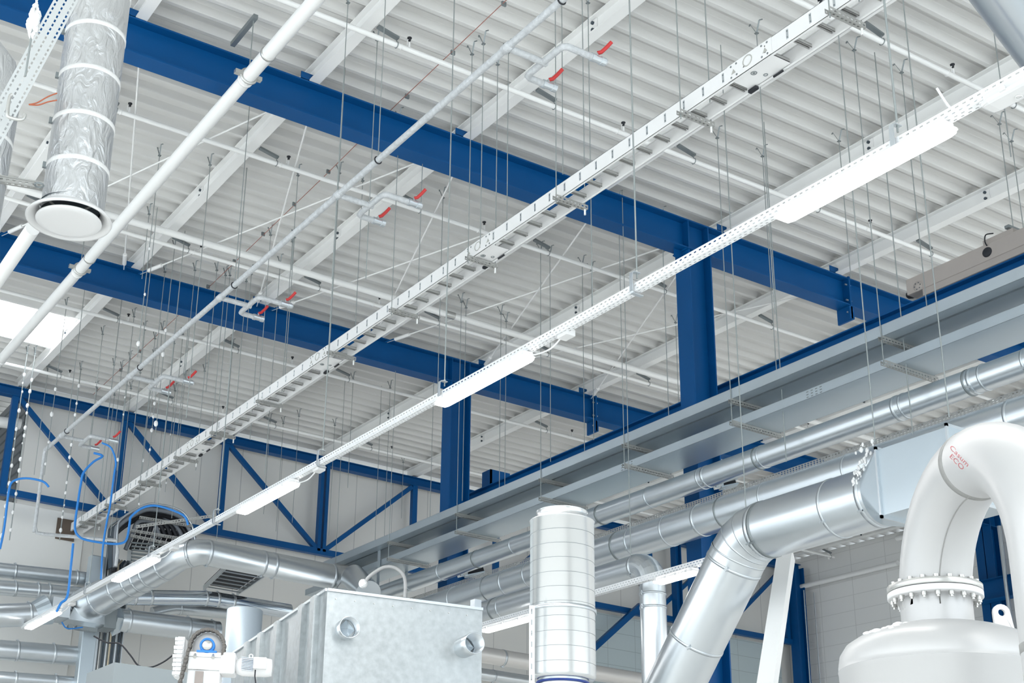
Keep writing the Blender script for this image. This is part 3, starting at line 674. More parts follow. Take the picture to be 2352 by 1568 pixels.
# round to square piece and rectangular duct
mb = MB(); n = 64; s_ = .335; yT = y1D; yE = aX(2184, 1030, XD-.335).y
cv = [V((XD+RD*math.cos(2*pi*k/n), yT, Zh(HD)+RD*math.sin(2*pi*k/n))) for k in range(n)]
co_ = [V((XD+s_*a, yS, Zh(HD)+s_*b_)) for a, b_ in ((1, 1), (-1, 1), (-1, -1), (1, -1))]
for qd in range(4):
    for k in range(16): mb.add([cv[(qd*16+k) % n], cv[(qd*16+k+1) % n], co_[qd]], [(0, 1, 2)])
    mb.add([cv[(qd*16) % n], co_[qd], co_[qd-1]], [(0, 1, 2)])
mb.build('round_to_square_piece', GALVT, tD)
tR = thing('rectangular_duct', (XD, yS-1, Zh(HD)), 'pale rectangular galvanised duct box behind the white gooseneck pipe', 'duct')
mb = MB(); mb.box((XD-s_, yE, Zh(HD)-s_), (XD+s_+.15, yS, Zh(HD)+s_)); mb.build('box_duct', GALVT, tR)
for yy in (yS-.03, yE):
    mb = MB(); mb.box((XD-s_-.03, yy, Zh(HD)-s_-.03), (XD-s_, yy+.02, Zh(HD)+s_+.03)); mb.box((XD-s_-.03, yy, Zh(HD)-s_-.03), (XD+s_+.18, yy+.02, Zh(HD)-s_)); mb.box((XD-s_-.03, yy, Zh(HD)+s_), (XD+s_+.18, yy+.02, Zh(HD)+s_+.03))
    mb.build('flange_frame', GALV, tR)
# hangers of the ducts, one rod each
def droprod(px_, py_, X, lab, zb=None, ztop=10.6):
    p = aX(px_, py_, X)
    t = thing('hanger_rod', p, lab, 'hanger rod', 'thin rods hanging from the roof'); MB().cyl(p if zb is None else (p.x, p.y, zb), (p.x, p.y, Zh(ztop)), .0065, 6).build('threaded_rod', ROD, t)
    return t
droprod(2010, 1015, XD-.2, 'hanger rod ending in a foam blob on the rectangular duct corner')
droprod(2180, 958, XD-.2, 'hanger rod ending on the far corner of the rectangular duct')
droprod(1713, 1165, XD-.28, 'hanger rod to the clamp at the top of the bent large duct')
droprod(1806, 1060, 12.3, 'hanger rod to the middle duct right of the bent duct')
droprod(2097, 1000, 12.3, 'hanger rod passing the small duct between two seams')
droprod(1449, 1277, 11.9, 'hanger rod reaching the elbow of the lower duct')
mb = MB(); p = aX(2012, 1035, XD-.3)
for k in range(40):
    f = k/40; w_ = .045*(1-f)+.012; mb.ball(p+V((random.uniform(-w_, w_), random.uniform(-w_, w_)*2+.10-f*.22*-1, .10-.42*f)), .008+.013*random.random()*(1-f*.5), 6, 5, sz=1.6)
tag(mb.build('foam_blob', FOAM), 'ragged white foam sticking to the corner of the rectangular duct', 'foam')
# punched grey tray below the small duct
t = tag(MB().quad((12.98, 3, Zh(5.86)), (0, 21, 0), (0, 0, .09)).quad((12.98, 3, Zh(5.86)), (0, 21, 0), (.12, 0, 0)).build('punched_tray', PERFG), 'grey punched strip tray running beneath the small galvanised duct', 'cable tray')

# second lamp line, lower and further right
r1 = aZ(1380, 1362, 1)-V((0, 0, EYE)); h2 = 4.0
x2 = 11.45; k2 = x2/(r1.x); z2 = Zh(k2)
t = thing('lamp_tray', (x2, 14, z2), 'second white punched lamp tray passing behind the upright silencer', 'cable tray')
mb = MB(); mb.quad((x2, 8, z2), (0, 17, 0), (0, 0, .075)); mb.quad((x2, 8, z2), (0, 17, 0), (.07, 0, 0)); mb.quad((x2+.07, 8, z2), (0, 17, 0), (0, 0, .075)); mb.build('tray_sheet', PERFW, t)
for (a, b_, lab) in (((1600, 1326), (1506, 1346), 'lit lamp behind the large bent duct'), ((1260, 1410), (1108, 1457), 'lit lamp between the zinc box and the upright silencer')):
    pa, pb = aX(*a, x2-.02), aX(*b_, x2-.02); lamp(pa.y, pb.y, lab, x2-.10, x2+.08, z2-EYE-.10, cable=False)

# left-hand duct family in front of the far wall
def pathduct(name, pts, r, lab, bands=(), m_=GALVD, seg=32, cat='duct', elbow=True, sm=True):
    t = thing(name, pts[0], lab, cat); MB().tube(pts, r, seg, sm=sm).build('duct_pipe', m_, t)
    for i, k in bands:
        a, b_ = V(pts[i]), V(pts[i+1]); band(t, a.lerp(b_, k), b_-a, r if not isinstance(r, list) else r[i]*(1-k)+r[i+1]*k, .05, GALV)
    return t
def px(x, y, Y): return aY(x, y, Y)
YFD = 22.0
f1, f2 = px(470, 1268, YFD), px(775, 1315, YFD); f1z = f1.z
pathduct('ventilation_duct', [px(192, 1393, 25.3), px(385, 1296, 22.9), px(418, 1276, 22.25), px(455, 1268, YFD), f1, V((f2.x, YFD, f1z-.02)), px(812, 1325, YFD-.5), px(846, 1362, YFD-1.3)], [.35, .265, .24, .235, .23, .23, .23, .23],
         'silver duct on the left with an elbow at each end, below the blue truss', [(0, .02), (0, .22), (0, .45), (0, .6), (0, .7), (0, .8), (0, .97), (2, .6), (4, .02), (4, .42), (4, .5), (4, .95)], sm=True)
pathduct('ventilation_duct', [px(290, 1371, 24.9), px(470, 1374, 24.9), px(500, 1377, 24.9), px(665, 1404, 24.9)], .15, 'dark shiny duct with bands running right behind the elbow duct', [(0, .1), (0, .3), (1, .05), (1, .95), (2, .2)], m_=mat('shiny_duct', (.62, .68, .74), .12, 1))
pathduct('ventilation_duct', [px(350, 1407, 25.9), px(400, 1396, 25.9), px(540, 1409, 25.9)], .12, 'dull grey duct peeping out under the dark shiny one', [(1, .1)], m_=GALV)
pathduct('ventilation_duct', [px(275, 1423, 25.3), px(500, 1452, 25.3)], .225, 'blue-grey duct between the junction box and the large zinc box', [(0, .08), (0, .68), (0, .93)])
pathduct('ventilation_duct', [px(-60, 1302, 26.3), px(200, 1330, 26.3)], .145, 'topmost grey duct at the left edge', [(0, .35), (0, .9)], m_=GALV)
pathduct('ventilation_duct', [px(-60, 1344, 26.2), px(202, 1366, 26.2)], .145, 'shiny banded duct second from the top at the left edge', [(0, .35), (0, .55), (0, .65)])
pathduct('ventilation_duct', [px(-60, 1416, 25.3), px(80, 1410, 25.3)], .22, 'pale duct at the left edge ending in a square flange', [(0, .9)])
pathduct('ventilation_duct', [px(-60, 1487, 26.2), px(180, 1506, 26.2)], .19, 'grey duct below the lamp at the left edge', [(0, .4), (0, .75)], m_=GALV)
pathduct('ventilation_duct', [px(-60, 1552, 26.2), px(172, 1568, 26.2)], .125, 'lowest grey duct in the bottom left corner', [(0, .4), (0, .8)], m_=GALV)
# junction box
c = px(190, 1412, 25.3)
t = thing('duct_junction', c, 'square sheet-metal duct junction with a flap drive beneath, lower left', 'duct')
n0 = px(150, 1408, 25.3); n1 = px(232, 1408, 25.3)
mb = MB(); zt_, zb_ = px(190, 1398, 25.3).z, px(190, 1434, 25.3).z
vs = [(n0.x-.02, 25.0, zb_), (n1.x, 25.0, zb_), (n1.x, 25.6, zb_), (n0.x-.02, 25.6, zb_), (n0.x+.1, 25.05, zt_), (n1.x-.02, 25.05, zt_), (n1.x-.02, 25.55, zt_), (n0.x+.1, 25.55, zt_)]
mb.add(vs, [(3,2,1,0),(4,5,6,7),(0,1,5,4),(1,2,6,5),(2,3,7,6),(3,0,4,7)]); mb.build('hopper', GALVD, t)
q0 = px(232, 1404, 25.3); q1 = px(258, 1424, 25.3)
mb = MB(); mb.box((q0.x, 25.05, px(245, 1447, 25.3).z), (q1.x, 25.55, px(245, 1398, 25.3).z)); mb.build('square_neck', DULL, t)
mb = MB(); e0 = px(258, 1424, 25.3); e1 = px(277, 1425, 25.3); mb.tube([V((e0.x, 25.3, e0.z)), V((e1.x, 25.3, e1.z))], [.31, .225], 4, sm=False); mb.build('cone_piece', GALVT, t)
m0 = px(110, 1392, 25.3); mb = MB(); mb.box((m0.x, 25.0, px(115, 1420, 25.3).z), (n0.x, 25.6, px(115, 1376, 25.3).z)); mb.build('left_box', GALVD, t)
e0 = px(80, 1410, 25.3); mb = MB(); mb.tube([V((e0.x-.02, 25.3, e0.z)), V((m0.x, 25.3, px(112, 1400, 25.3).z))], [.22, .29], 24, sm=False); mb.build('cone_piece', GALVT, t)
mb = MB(); g0 = px(175, 1441, 25.0); mb.box((g0.x, 24.95, g0.z-.03), (g0.x+.4, 25.1, g0.z+.04)); mb.cyl((g0.x-.12, 24.95, g0.z), (g0.x-.12, 25.05, g0.z), .05, 12); mb.build('flap_drive', DULL, t)
mb = MB(); mb.tube(smooth([px(142, 1428, 24.95), px(155, 1443, 24.95), px(190, 1440, 24.95)]), .014, 6); mb.build('drive_cable', BLUEC, t)
mb = MB(); mb.tube(smooth(pp([(215, 1460), (245, 1475), (275, 1478), (300, 1505), (318, 1528), (345, 1532), (375, 1520), (402, 1500)], 20)), .013, 6)
tag(mb.build('black_cable', BLACK), 'thin black cable sagging from the flap drive to the zinc box', 'cable')
# upright cable tray with cables
t = thing('upright_cable_tray', px(240, 1560, 25.9), 'upright cable tray packed with cables and slim pipes, lower left', 'cable tray')
a, b_ = px(170, 1600, 25.9), px(208, 1290, 25.9)
xl = b_.x; xr = px(300, 1290, 25.9).x; zt = b_.z; zb = 0
MB().box((xl, 25.88, zb), (xl+.30, 26.1, zt+.15)).build('cover', GALVT, t, .02)
mb = MB(); mb.box((xl+.30, 25.9, zb), (xl+.34, 26.15, zt+.4)); mb.box((xr, 25.9, zb), (xr+.02, 26.15, zt+.5)); mb.box((xl+.30, 26.13, zb), (xr, 26.15, zt+.2)); mb.build('tray_back', GALV, t)
for k, (o_, r, m_) in enumerate(((.40, .025, STEEL), (.47, .02, DARK), (.53, .026, GALVD), (.60, .018, mat('tan_cable', (.6, .52, .38), .5)), (.66, .022, DARK), (.72, .028, GALV), (.79, .02, DARK), (.86, .038, WPIPE), (.94, .022, DARK))):
    if xl+o_ < xr-.02: MB().tube([V((xl+o_, 25.95, 0)), V((xl+o_, 25.95, zt-.1)), V((xl+o_, 25.97, zt+.05)), V((xl+o_+.1, 26.05, zt+.18))], r, 10).build('cable' if m_ in (DARK,) else 'slim_pipe', m_, t)
# dark arched tray group above
t = thing('arched_cable_tray', px(350, 1240, 25.4), 'arched tray bundle of dark cables below the blue truss, left', 'cable tray')
Y = 25.4
out = smooth([px(x, y, Y) for x, y in ((268, 1290), (270, 1215), (280, 1190), (330, 1160), (365, 1158), (415, 1172), (440, 1205), (448, 1240))])
for dy, m_, nm, r in ((0, GALV, 'tray_edge', .022), (.6, GALV, 'tray_edge', .022)):
    MB().tube([p+V((0, dy, 0)) for p in out], r, 6).build(nm, m_, t)
mb = MB()
for i in range(len(out)-1): mb.add([out[i]-V((0, 0, .05)), out[i+1]-V((0, 0, .05)), out[i+1]+V((0, .6, -.05)), out[i]+V((0, .6, -.05))], [(0, 1, 2, 3)])
mb.build('tray_sheet', DARK, t)
for k in range(7):
    MB().tube([p+V((0.02*k, .06+.07*k, -.10-.02*(k % 3))) for p in out], .05, 8).build('cable', BLACK if k % 3 else mat('grey_cable', (.2, .22, .25), .5), t)
for k in range(9):
    xs = 318+k*13; pts_ = smooth([px(xs-30, 1262, Y+.35), px(xs-14, 1225, Y+.3), px(xs, 1192+abs(k-3)*2, Y+.25), px(min(438, xs+34), 1200+k*2, Y+.2), px(min(446, xs+50), 1236, Y+.2)])
    MB().tube(pts_, .045, 8).build('cable', BLACK if k % 4 else mat('grey_cable', (.2, .22, .25), .5), t)
for (a, b_) in (((320, 1190), (440, 1210)), ((300, 1220), (420, 1240)), ((300, 1232), (410, 1255))):
    p, q = px(*a, Y-.05), px(*b_, Y-.05); mb = MB(); mb.quad(p, q-p, (0, 0, .055)); mb.quad(p, q-p, (0, .055, 0)); mb.build('cross_channel', PERFC, t)
mb = MB()
for k in range(6):
    p, q = px(302, 1246+k*8, Y+.2), px(400-k*10, 1254+k*8, Y+.2); mb.bar(p, q, .05, .03)
mb.build('cable_rungs', DULL, t)
p, q = px(312, 1212, 19.4), px(497, 1186, 19.4)
mb = MB(); mb.quad(p, q-p, (0, 0, .045)); mb.quad(p, q-p, (0, .045, 0)); tag(mb.build('slotted_strut', PERFC), 'slotted channel arm reaching from the dark cables to the lamp tray', 'bracket')
# floor grating tray seen from below
t = thing('wide_cable_ladder', px(530, 1340, 24), 'wide dark-backed cable ladder seen from below under the silver duct', 'cable ladder')
A_, B_, C_, D_ = px(468, 1350, 26), px(520, 1316, 24), px(612, 1322, 24), px(545, 1356, 26)
zz = A_.z; A_.z = B_.z = C_.z = D_.z = zz
MB().add([p+V((0, 0, .08)) for p in (A_, B_, C_, D_)], [(0, 1, 2, 3)]).build('cable_bed', BLACK, t)
for p, q in ((A_, B_), (D_, C_)): MB().bar(p, q, .03, .1).build('side_rail', GALV, t)
for k in range(7): MB().bar(A_.lerp(B_, (k+.5)/7), D_.lerp(C_, (k+.5)/7), .03, .02).build('rung', GALV, t)
# pale cylindrical vessel behind the box
p = px(562, 1412, 17.3)
MB_ = MB().lathe((p.x, 17.3, 2.5), (0, 0, 1), [(.25, 0), (.25, p.z-2.5+.06), (.235, p.z-2.5+.075), (0, p.z-2.5+.08)], 40)
tag(MB_.build('round_vessel', mat('blue_grey_vessel', (.42, .49, .55), .4, .3)), 'pale blue-grey round vessel top behind the ribbed zinc box', 'vessel')

# ================================================================ big zinc box with stubs
hB = 3.55
P0 = aZ(752, 1356, hB); P1 = aZ(1108, 1401, hB); P2 = aZ(505, 1470, hB)
ux = (P1-P0).normalized(); wB = (P1-P0).length; uy = V((-ux.y, ux.x, 0)); dB = (P2-P0).dot(uy)+2.0; zT = P0.z; zBt = 1.6
t = thing('zinc_cabinet', (P0.x, P0.y, zBt), 'big spangled zinc sheet box with two round openings, lower centre', 'plant box')
def B3(a, b_, z): return P0+ux*a+uy*b_+V((0, 0, z-zT))
mb = MB(); vs = [B3(0, 0, zBt), B3(wB, 0, zBt), B3(wB, dB, zBt), B3(0, dB, zBt), B3(0, 0, zT), B3(wB, 0, zT), B3(wB, dB, zT), B3(0, dB, zT)]
mb.add(vs, [(3,2,1,0),(4,5,6,7),(0,1,5,4),(1,2,6,5),(2,3,7,6),(3,0,4,7)]); mb.build('cabinet_shell', SPANG, t)
for rx_, ry_ in ((724, 1370), (684, 1388), (606, 1424), (552, 1448), (508, 1468)):
    h_ = aZ(rx_, ry_, hB)-P0; yb_ = h_.dot(uy)
    mb = MB(); mb.bar(B3(-.03, yb_, zBt), B3(-.03, yb_, zT+.0), .16, .07, up=(ux.x, ux.y, 0)); r_ = mb.build('side_rib', SPANG, t)
    MB().bar(B3(.1, yb_+.12, zT), B3(.1, yb_+.12, zT+.07), .24, .01, up=(ux.x, ux.y, 0)).build('lifting_tab', GALV, r_)
mb = MB(); mb.bar(B3(0, -.01, zT+.01), B3(wB, -.01, zT+.01), .03, .03); mb.bar(B3(-.01, 0, zT+.01), B3(-.01, dB, zT+.01), .03, .03); mb.build('top_edge', GALV, t)
MB().box((0,0,0),(0.01,0.01,0.01)) if 0 else None
mb = MB(); mb.bar(B3(wB-.06, .05, zT), B3(wB-.06, .05, zT+.12), .09, .09); mb.build('corner_tab', GALV, t)
for k in range(8):
    MB().cyl(B3(.1+k*wB/8.3, -.012, zT-.08), B3(.1+k*wB/8.3, 0, zT-.08), .008, 6).build('screw', STEEL, t)
for (cx_, cy_, r_, ln) in ((803, 1440, .115, .16), (1090, 1476, .115, .32)):
    d = ray(cx_, cy_); n_ = -uy
    k = ((P0+n_*ln)-V((0, 0, EYE))).dot(n_)/d.dot(n_); c = V((0, 0, EYE))+d*k
    base = c-n_*(ln)
    mb = MB(); mb.lathe(base, n_, [(r_, 0), (r_, ln), (r_-.004, ln), (r_-.004, -.3), (0, -.3)], 36); mb.torus(c, n_, r_, .006, 36, 6)
    s_ = mb.build('round_stub', GALVD, t)
    mb = MB(); q0 = c-n_*(ln*.8)
    mb.add([q0+V((0, 0, r_*.9)), q0+ux*r_*.9, q0-V((0, 0, r_*.9)), q0-ux*r_*.9, q0+n_*.07*(1 if cx_ > 900 else 1)], [(0, 4, 1), (1, 4, 2), (2, 4, 3), (3, 4, 0)]); mb.build('inner_cross_plate', GALVT, s_)
# hose arch on its top
hz = [(838, 1338), (850, 1322), (880, 1303), (905, 1303), (925, 1318), (931, 1340), (930, 1372)]
mb = MB(); mb.tube(smooth([aD(x, y, 16.8) for x, y in hz]), .022, 10); tag(mb.build('flexible_hose', mat('grey_hose', (.42, .42, .42), .5)), 'grey flexible hose arching over the top of the zinc box', 'hose')
MB_ = MB().ball(aD(834, 1340, 16.8), .06); tag(MB_.build('foam_blob', FOAM), 'small white foam lump at the hose end on the zinc box', 'foam')
# second smaller zinc cabinet behind at left
a = aD(318, 1540, 13.5)
mb = MB(); mb.box((a.x-.25, a.y, 1.4), (a.x+.75, a.y+.8, a.z+.05)); tag(mb.build('small_cabinet', DULL), 'dull zinc cabinet left of the gear motor', 'cabinet')  # whole box in one dull zinc tone

# ================================================================ gear motor with chain
dM = 9.0
def q(x, y, dd=0): return aD(x, y, dM+dd)
c = q(478, 1488); rt = CR.copy(); rt.z = 0; rt.normalize(); bk = V((-rt.y, rt.x, 0)); up = V((0, 0, 1)); S = dM*1.03/FPX
def G(x, y, dd=0): return c+rt*((x-478)*S)+up*((1488-y)*S*1.06)+bk*dd
t = thing('chain_drive', V((c.x, c.y, 1.2)), 'white gear motor with roller chain and blue bearing, bottom left', 'machine')
mb = MB(); mb.box((0,0,0),(0,0,0)) if 0 else None
def gbox(mb, x0, y0, x1, y1, d0, d1):
    vs = [G(x0, y1, d0), G(x1, y1, d0), G(x1, y1, d1), G(x0, y1, d1), G(x0, y0, d0), G(x1, y0, d0), G(x1, y0, d1), G(x0, y0, d1)]
    mb.add(vs, [(3,2,1,0),(4,5,6,7),(0,1,5,4),(1,2,6,5),(2,3,7,6),(3,0,4,7)])
mb = MB(); gbox(mb, 438, 1500, 510, 1510, -.06, .16); gbox(mb, 438, 1510, 510, 1536, -.05, .14); gbox(mb, 438, 1536, 510, 1700, -.03, .12); mb.build('frame', PLAS, t, .004)
mb = MB(); gbox(mb, 456, 1540, 474, 1700, -.05, -.03); mb.build('slot', mat('brown_slot', (.30, .26, .24), .6), t)
mb = MB(); mb.lathe(G(477, 1487, .02), -bk, [(0, 0), (.098, 0), (.098, .02), (0, .021)], 32); mb.build('sprocket', PLAS, t)
ch = []
for k in range(26):
    a = pi*1.02-(k/25)*pi*1.2; ch.append(G(477, 1487, -.03)+rt*math.cos(a)*.112+up*math.sin(a)*.112)
base = [G(438-i*1.5, 1499+i*8, -.07) for i in range(13)][::-1]
chp = base+ch
for i, p in enumerate(chp[:-1]):
    d = (chp[i+1]-p); mb = MB(); sd_ = d.cross(bk).normalized(); mb.bar(p-sd_*.0+d*.05-bk*.012, p+d*.95-bk*.012, .024 if i % 2 else .016, .006, up=bk); mb.bar(p+d*.05+bk*.022, p+d*.95+bk*.022, .024 if i % 2 else .016, .006, up=bk); mb.cyl(p-bk*.022, p+bk*.034, .010, 8)
    mb.build('chain_link', CHAIN, t)
mb = MB(); mb.lathe(G(478, 1486, -.03), -bk, [(.05, 0), (.05, .03), (.036, .034), (.036, .02)], 28); gbox(mb, 456, 1497, 500, 1501, -.07, .0); gbox(mb, 464, 1488, 492, 1499, -.06, -.02); mb.build('bearing_block', BLUEB, t)
mb = MB(); mb.lathe(G(478, 1486, -.06), -bk, [(.034, 0), (.030, .012), (0, .014)], 24); mb.build('shaft_end', STEEL, t)
for bx in (453, 493): MB().cyl(G(bx, 1512, -.07), G(bx, 1505, -.05), .012, 8).build('bolt', STEEL, t)
mb = MB()
for k in range(9): gbox(mb, 402+(k % 2)*1.5+abs(k-4)*.6, 1470+k*9, 424, 1477+k*9, -.04, .12)
gbox(mb, 410, 1468, 426, 1552, -.03, .11); mb.build('ribbed_cover', PLAS, t, .003)
mb = MB(); gbox(mb, 508, 1497, 542, 1542, -.05, .12); mb.build('gearbox', PLAS, t, .012)
mb = MB(); mb.lathe(G(540, 1522, .03), rt, [(.03, 0), (.05, .02), (.062, .05), (.062, .20), (.055, .24), (0, .245)], 24); mt = mb.build('motor_body', PLAS, t)
mb = MB()
for k in range(9): mb.bar(G(556, 1506+k*3.2, -.035), G(582, 1508+k*3.2, -.035), .004, .02, up=bk)
mb.build('cooling_fins', mat('fin_grey', (.55, .6, .68), .5), mt)
mb = MB(); gbox(mb, 583, 1506, 612, 1530, -.07, -.02); mb.build('terminal_box', PLAS, mt, .004)
MB().torus(G(574, 1499, .03), bk, .012, .004, 14, 6).build('lifting_eye', PLAS, mt)
MB().tube([G(588, 1532, -.05), G(588, 1545, -.05), G(591, 1560, -.05), G(590, 1640, -.05)], .005, 6).build('motor_lead', BLACK, mt)

# ================================================================ upright spiral silencer
dS, rS = 12.7, .30
cS = aD(1290.5, 1168, dS); zt = aD(1290, 1178, dS-rS).z; zb = aD(1290, 1548, dS-rS).z
t = thing('round_silencer', V((cS.x, cS.y, zb)), 'upright round silencer of shiny ribbed sheet, lower centre', 'silencer')
prof = [(.22, 0), (rS-.02, 0.0), (rS, .03)]
SILV = mat('bright_silencer_sheet', (.80, .82, .83), .26, .85, noise=.02, nscale=3)
nr = 11; Hs = zt-zb
prof += [(rS, Hs-.01), (rS+.008, Hs-.008), (rS+.008, Hs), (rS-.05, Hs+.02), (.235, Hs+.03), (.235, Hs+.09), (.245, Hs+.095), (.22, Hs+.10), (.22, Hs-.1)]
MB().lathe((cS.x, cS.y, zb), (0, 0, 1), prof, 64).build('silencer_shell', SILV, t)
mb = MB()
for k in range(1, nr): mb.torus((cS.x, cS.y, zb+Hs*k/nr-.006), (0, 0, 1), rS+.001, .0018, 64, 4)
mb.build('lock_seams', DULL, t)
mb = MB(); mb.torus((cS.x, cS.y, zb-.03), (0, 0, 1), .235, .012, 48, 6); mb.torus((cS.x, cS.y, zb-.08), (0, 0, 1), .235, .01, 48, 6); mb.build('blue_rings', mat('navy_ring', (.02, .05, .25), .4), t)
MB().cyl((cS.x, cS.y, zb-.9), (cS.x, cS.y, zb+.02), .225, 40).build('lower_neck', GALVD, t)
zz = aD(1290, 1388, dS-rS).z
mb = MB(); mb.lathe((cS.x, cS.y, zz-.02), (0, 0, 1), [(rS+.006, 0), (rS+.012, .002), (rS+.012, .035), (rS+.006, .037)], 64); mb.build('strap', PERFC if 0 else GALV, t)
mb = MB(); p = aD(1227, 1390, dS-rS-.02); w_ = CR.copy(); w_.z = 0; w_.normalize()
a = p-w_*.045
mb.quad(V((a.x, a.y, .8)), (0, 0, p.z-.8), w_*.05); mb.quad(V((a.x, a.y, .8))+w_*.05, (0, 0, p.z-.8), V((-w_.y, w_.x, 0))*.05)
o = mb.build('slotted_post', perf('zinc_punched_post', (.8, .82, .83), (.022,), .1, .5, .006, metal=.5)); tag(o, 'slotted galvanised post clamped to the left side of the silencer', 'post')
MB().box((0,0,0),(.1,.1,.1)) if 0 else None

# ================================================================ white tank, flange and gooseneck
dT = 8.85; cT = aD(2147, 1360, dT); cx_, cy_ = cT.x, cT.y
zfl = cT.z
t = thing('white_tank', (cx_, cy_, 0), 'white pressure tank with a bolted flange and lifting lug, lower right', 'tank')
zd = aD(2147, 1500, dT-.58).z; ztp = aD(2147, 1421, dT-.21).z-.02; RTk = .587
prof = [(RTk, -zd+.3), (RTk, -.01), (RTk+.003, -.005), (RTk+.003, .005), (RTk, .01)]
for k in range(1, 9):
    a = pi/2*k/9; prof.append((max(.2, RTk-.17*(1-math.cos(a*.98))*1.0 if k < 5 else RTk-.17*(1-math.cos(a))-.0), 0.16*math.sin(a)))
hd = (ztp-zd)
prof = [(RTk, -2.6), (RTk, -.006), (RTk+.003, -.003), (RTk+.003, .003), (RTk, .006), (RTk, .03), (RTk-.012, .03+hd*.25), (RTk-.05, .03+hd*.48), (RTk-.12, .03+hd*.66), (RTk-.21, .03+hd*.80), (RTk-.30, .03+hd*.90), (.20, .03+hd*.97), (0, .03+hd*.97)]
MB().lathe((cx_, cy_, zd), (0, 0, 1), prof, 96).build('tank_shell', TANKW, t)
RG = .205
MB().cyl((cx_, cy_, ztp-.1), (cx_, cy_, zfl-.04), RG, 56).build('neck', TANKW, t)
mb = MB(); mb.lathe((cx_, cy_, zfl-.045), (0, 0, 1), [(RG, 0), (.268, 0), (.272, .004), (.272, .034), (.268, .038), (RG, .038)], 72); f_ = mb.build('lower_flange', PLAS, t)
for k in range(20):
    a = 2*pi*k/20+.1; bx, by = cx_+.243*math.cos(a), cy_+.243*math.sin(a)
    mb = MB(); mb.cyl((bx, by, zfl-.070), (bx, by, zfl-.045), .0155, 6); mb.cyl((bx, by, zfl-.082), (bx, by, zfl+.05), .009, 8); mb.cyl((bx, by, zfl+.036), (bx, by, zfl+.054), .0155, 6); mb.build('flange_bolt', STEEL, f_)
MB().torus((cx_, cy_, zd), (0, 0, 1), RTk+.001, .0025, 96, 4).build('weld_ring', DIRT, t)
# lifting lug
lp = aD(2300, 1440, dT-.1); l0 = V((lp.x, lp.y, 0)); dr = V((l0.x-cx_, l0.y-cy_, 0)).normalized()
lc = aD(2301, 1406, dT-.1); mb = MB()
n = 16; ov = []; iv = []; per = V((CR.x, CR.y, 0)).normalized(); th = V((-per.y, per.x, 0))*.02
for k in range(n):
    a = 2*pi*k/n; e = per*math.cos(a)+up*math.sin(a); o_ = lc+e*.05
    if math.sin(a) < -.2: o_ = lc+per*(math.cos(a)*.05+(.07 if math.cos(a) > 0 else .0)*-math.sin(a))+up*(-.16)
    ov.append(o_); iv.append(lc+e*.021)
fs = [(k, (k+1) % n, n+(k+1) % n, n+k) for k in range(n)]
mb.add(ov+iv, fs); mb.add([p+th for p in ov+iv], [f[::-1] for f in fs]); mb.add(ov+[p+th for p in ov], fs); mb.add(iv+[p+th for p in iv], [f[::-1] for f in fs])
mb.build('lifting_lug', PLAS, t)
mb = MB()
for k in range(16):
    a = math.radians(160+k*2.0); r_ = RTk-.10-random.random()*.14; mb.ball((cx_+r_*math.cos(a), cy_+r_*math.sin(a), zd+.03+hd*(.5+.45*(RTk-r_-.03)/.3)), .018+.016*random.random(), sz=.5)
tag(mb.build('foam_drift', FOAM), 'white foam dust heaped on the left shoulder of the tank', 'foam')
# gooseneck
az2, d2 = math.radians(56.6), 7.6
c2 = V((d2*math.sin(az2), d2*math.cos(az2), 0)); c1 = V((cx_, cy_, 0)); dv = c2-c1; Rg = dv.length/2; dv.normalize()
ztopc = aD(2230, 978, (c1+dv*Rg*.75).length).z-RG-.09
zs = ztopc-Rg
pts = [V((cx_, cy_, zfl+.03)), V((cx_, cy_, zs))]
for k in range(1, 25):
    a = pi*k/24; pts.append(c1+dv*(Rg*(1-math.cos(a)))+V((0, 0, zs+Rg*math.sin(a))))
pts += [pts[-1]-V((0, 0, .5)), pts[-1]-V((0, 0, 4))]
g = thing('gooseneck_pipe', (cx_, cy_, zfl), 'thick white gooseneck pipe rising from the tank flange and curving down again', 'pipe')
MB().tube(pts, RG, 56, caps=False).build('bent_pipe', TANKW, g)
mb = MB(); mb.lathe((cx_, cy_, zfl-.003), (0, 0, 1), [(RG, 0), (.268, 0), (.272, .004), (.272, .034), (.268, .038), (RG, .038)], 72); mb.build('upper_flange', STEEL, g)
mb = MB(); mb.torus((cx_, cy_, zfl-.005), (0, 0, 1), .262, .004, 64, 6); mb.build('gasket', BLACK, g)
for ki, wd in ((13, .05), (26, .05)):
    a = pi*(ki-1)/24
    p_ = pts[ki]; ax = (pts[ki+1]-pts[ki-1]).normalized()
    MB().lathe(p_-ax*wd/2, ax, [(RG-.001, 0), (RG+.003, .003), (RG+.003, wd-.003), (RG-.001, wd)], 56).build('weld_seam', DIRT, g)
nf = V((dv.y, -dv.x, 0)); nf = nf if nf.dot(-c1) > 0 else -nf
sl_ = [pts[0]+V((0, 0, .03))+(nf*.3+dv*.954)*(RG+.001), pts[1]+(nf*.3+dv*.954)*(RG+.001)]; cc = c1+dv*Rg+V((0, 0, zs))
for k in range(2, 14): sl_.append(pts[k]+(nf*.3+(cc-pts[k]).normalized()*.954)*(RG+.001))
MB().tube(sl_, .0035, 6).build('long_weld', DIRT, g)
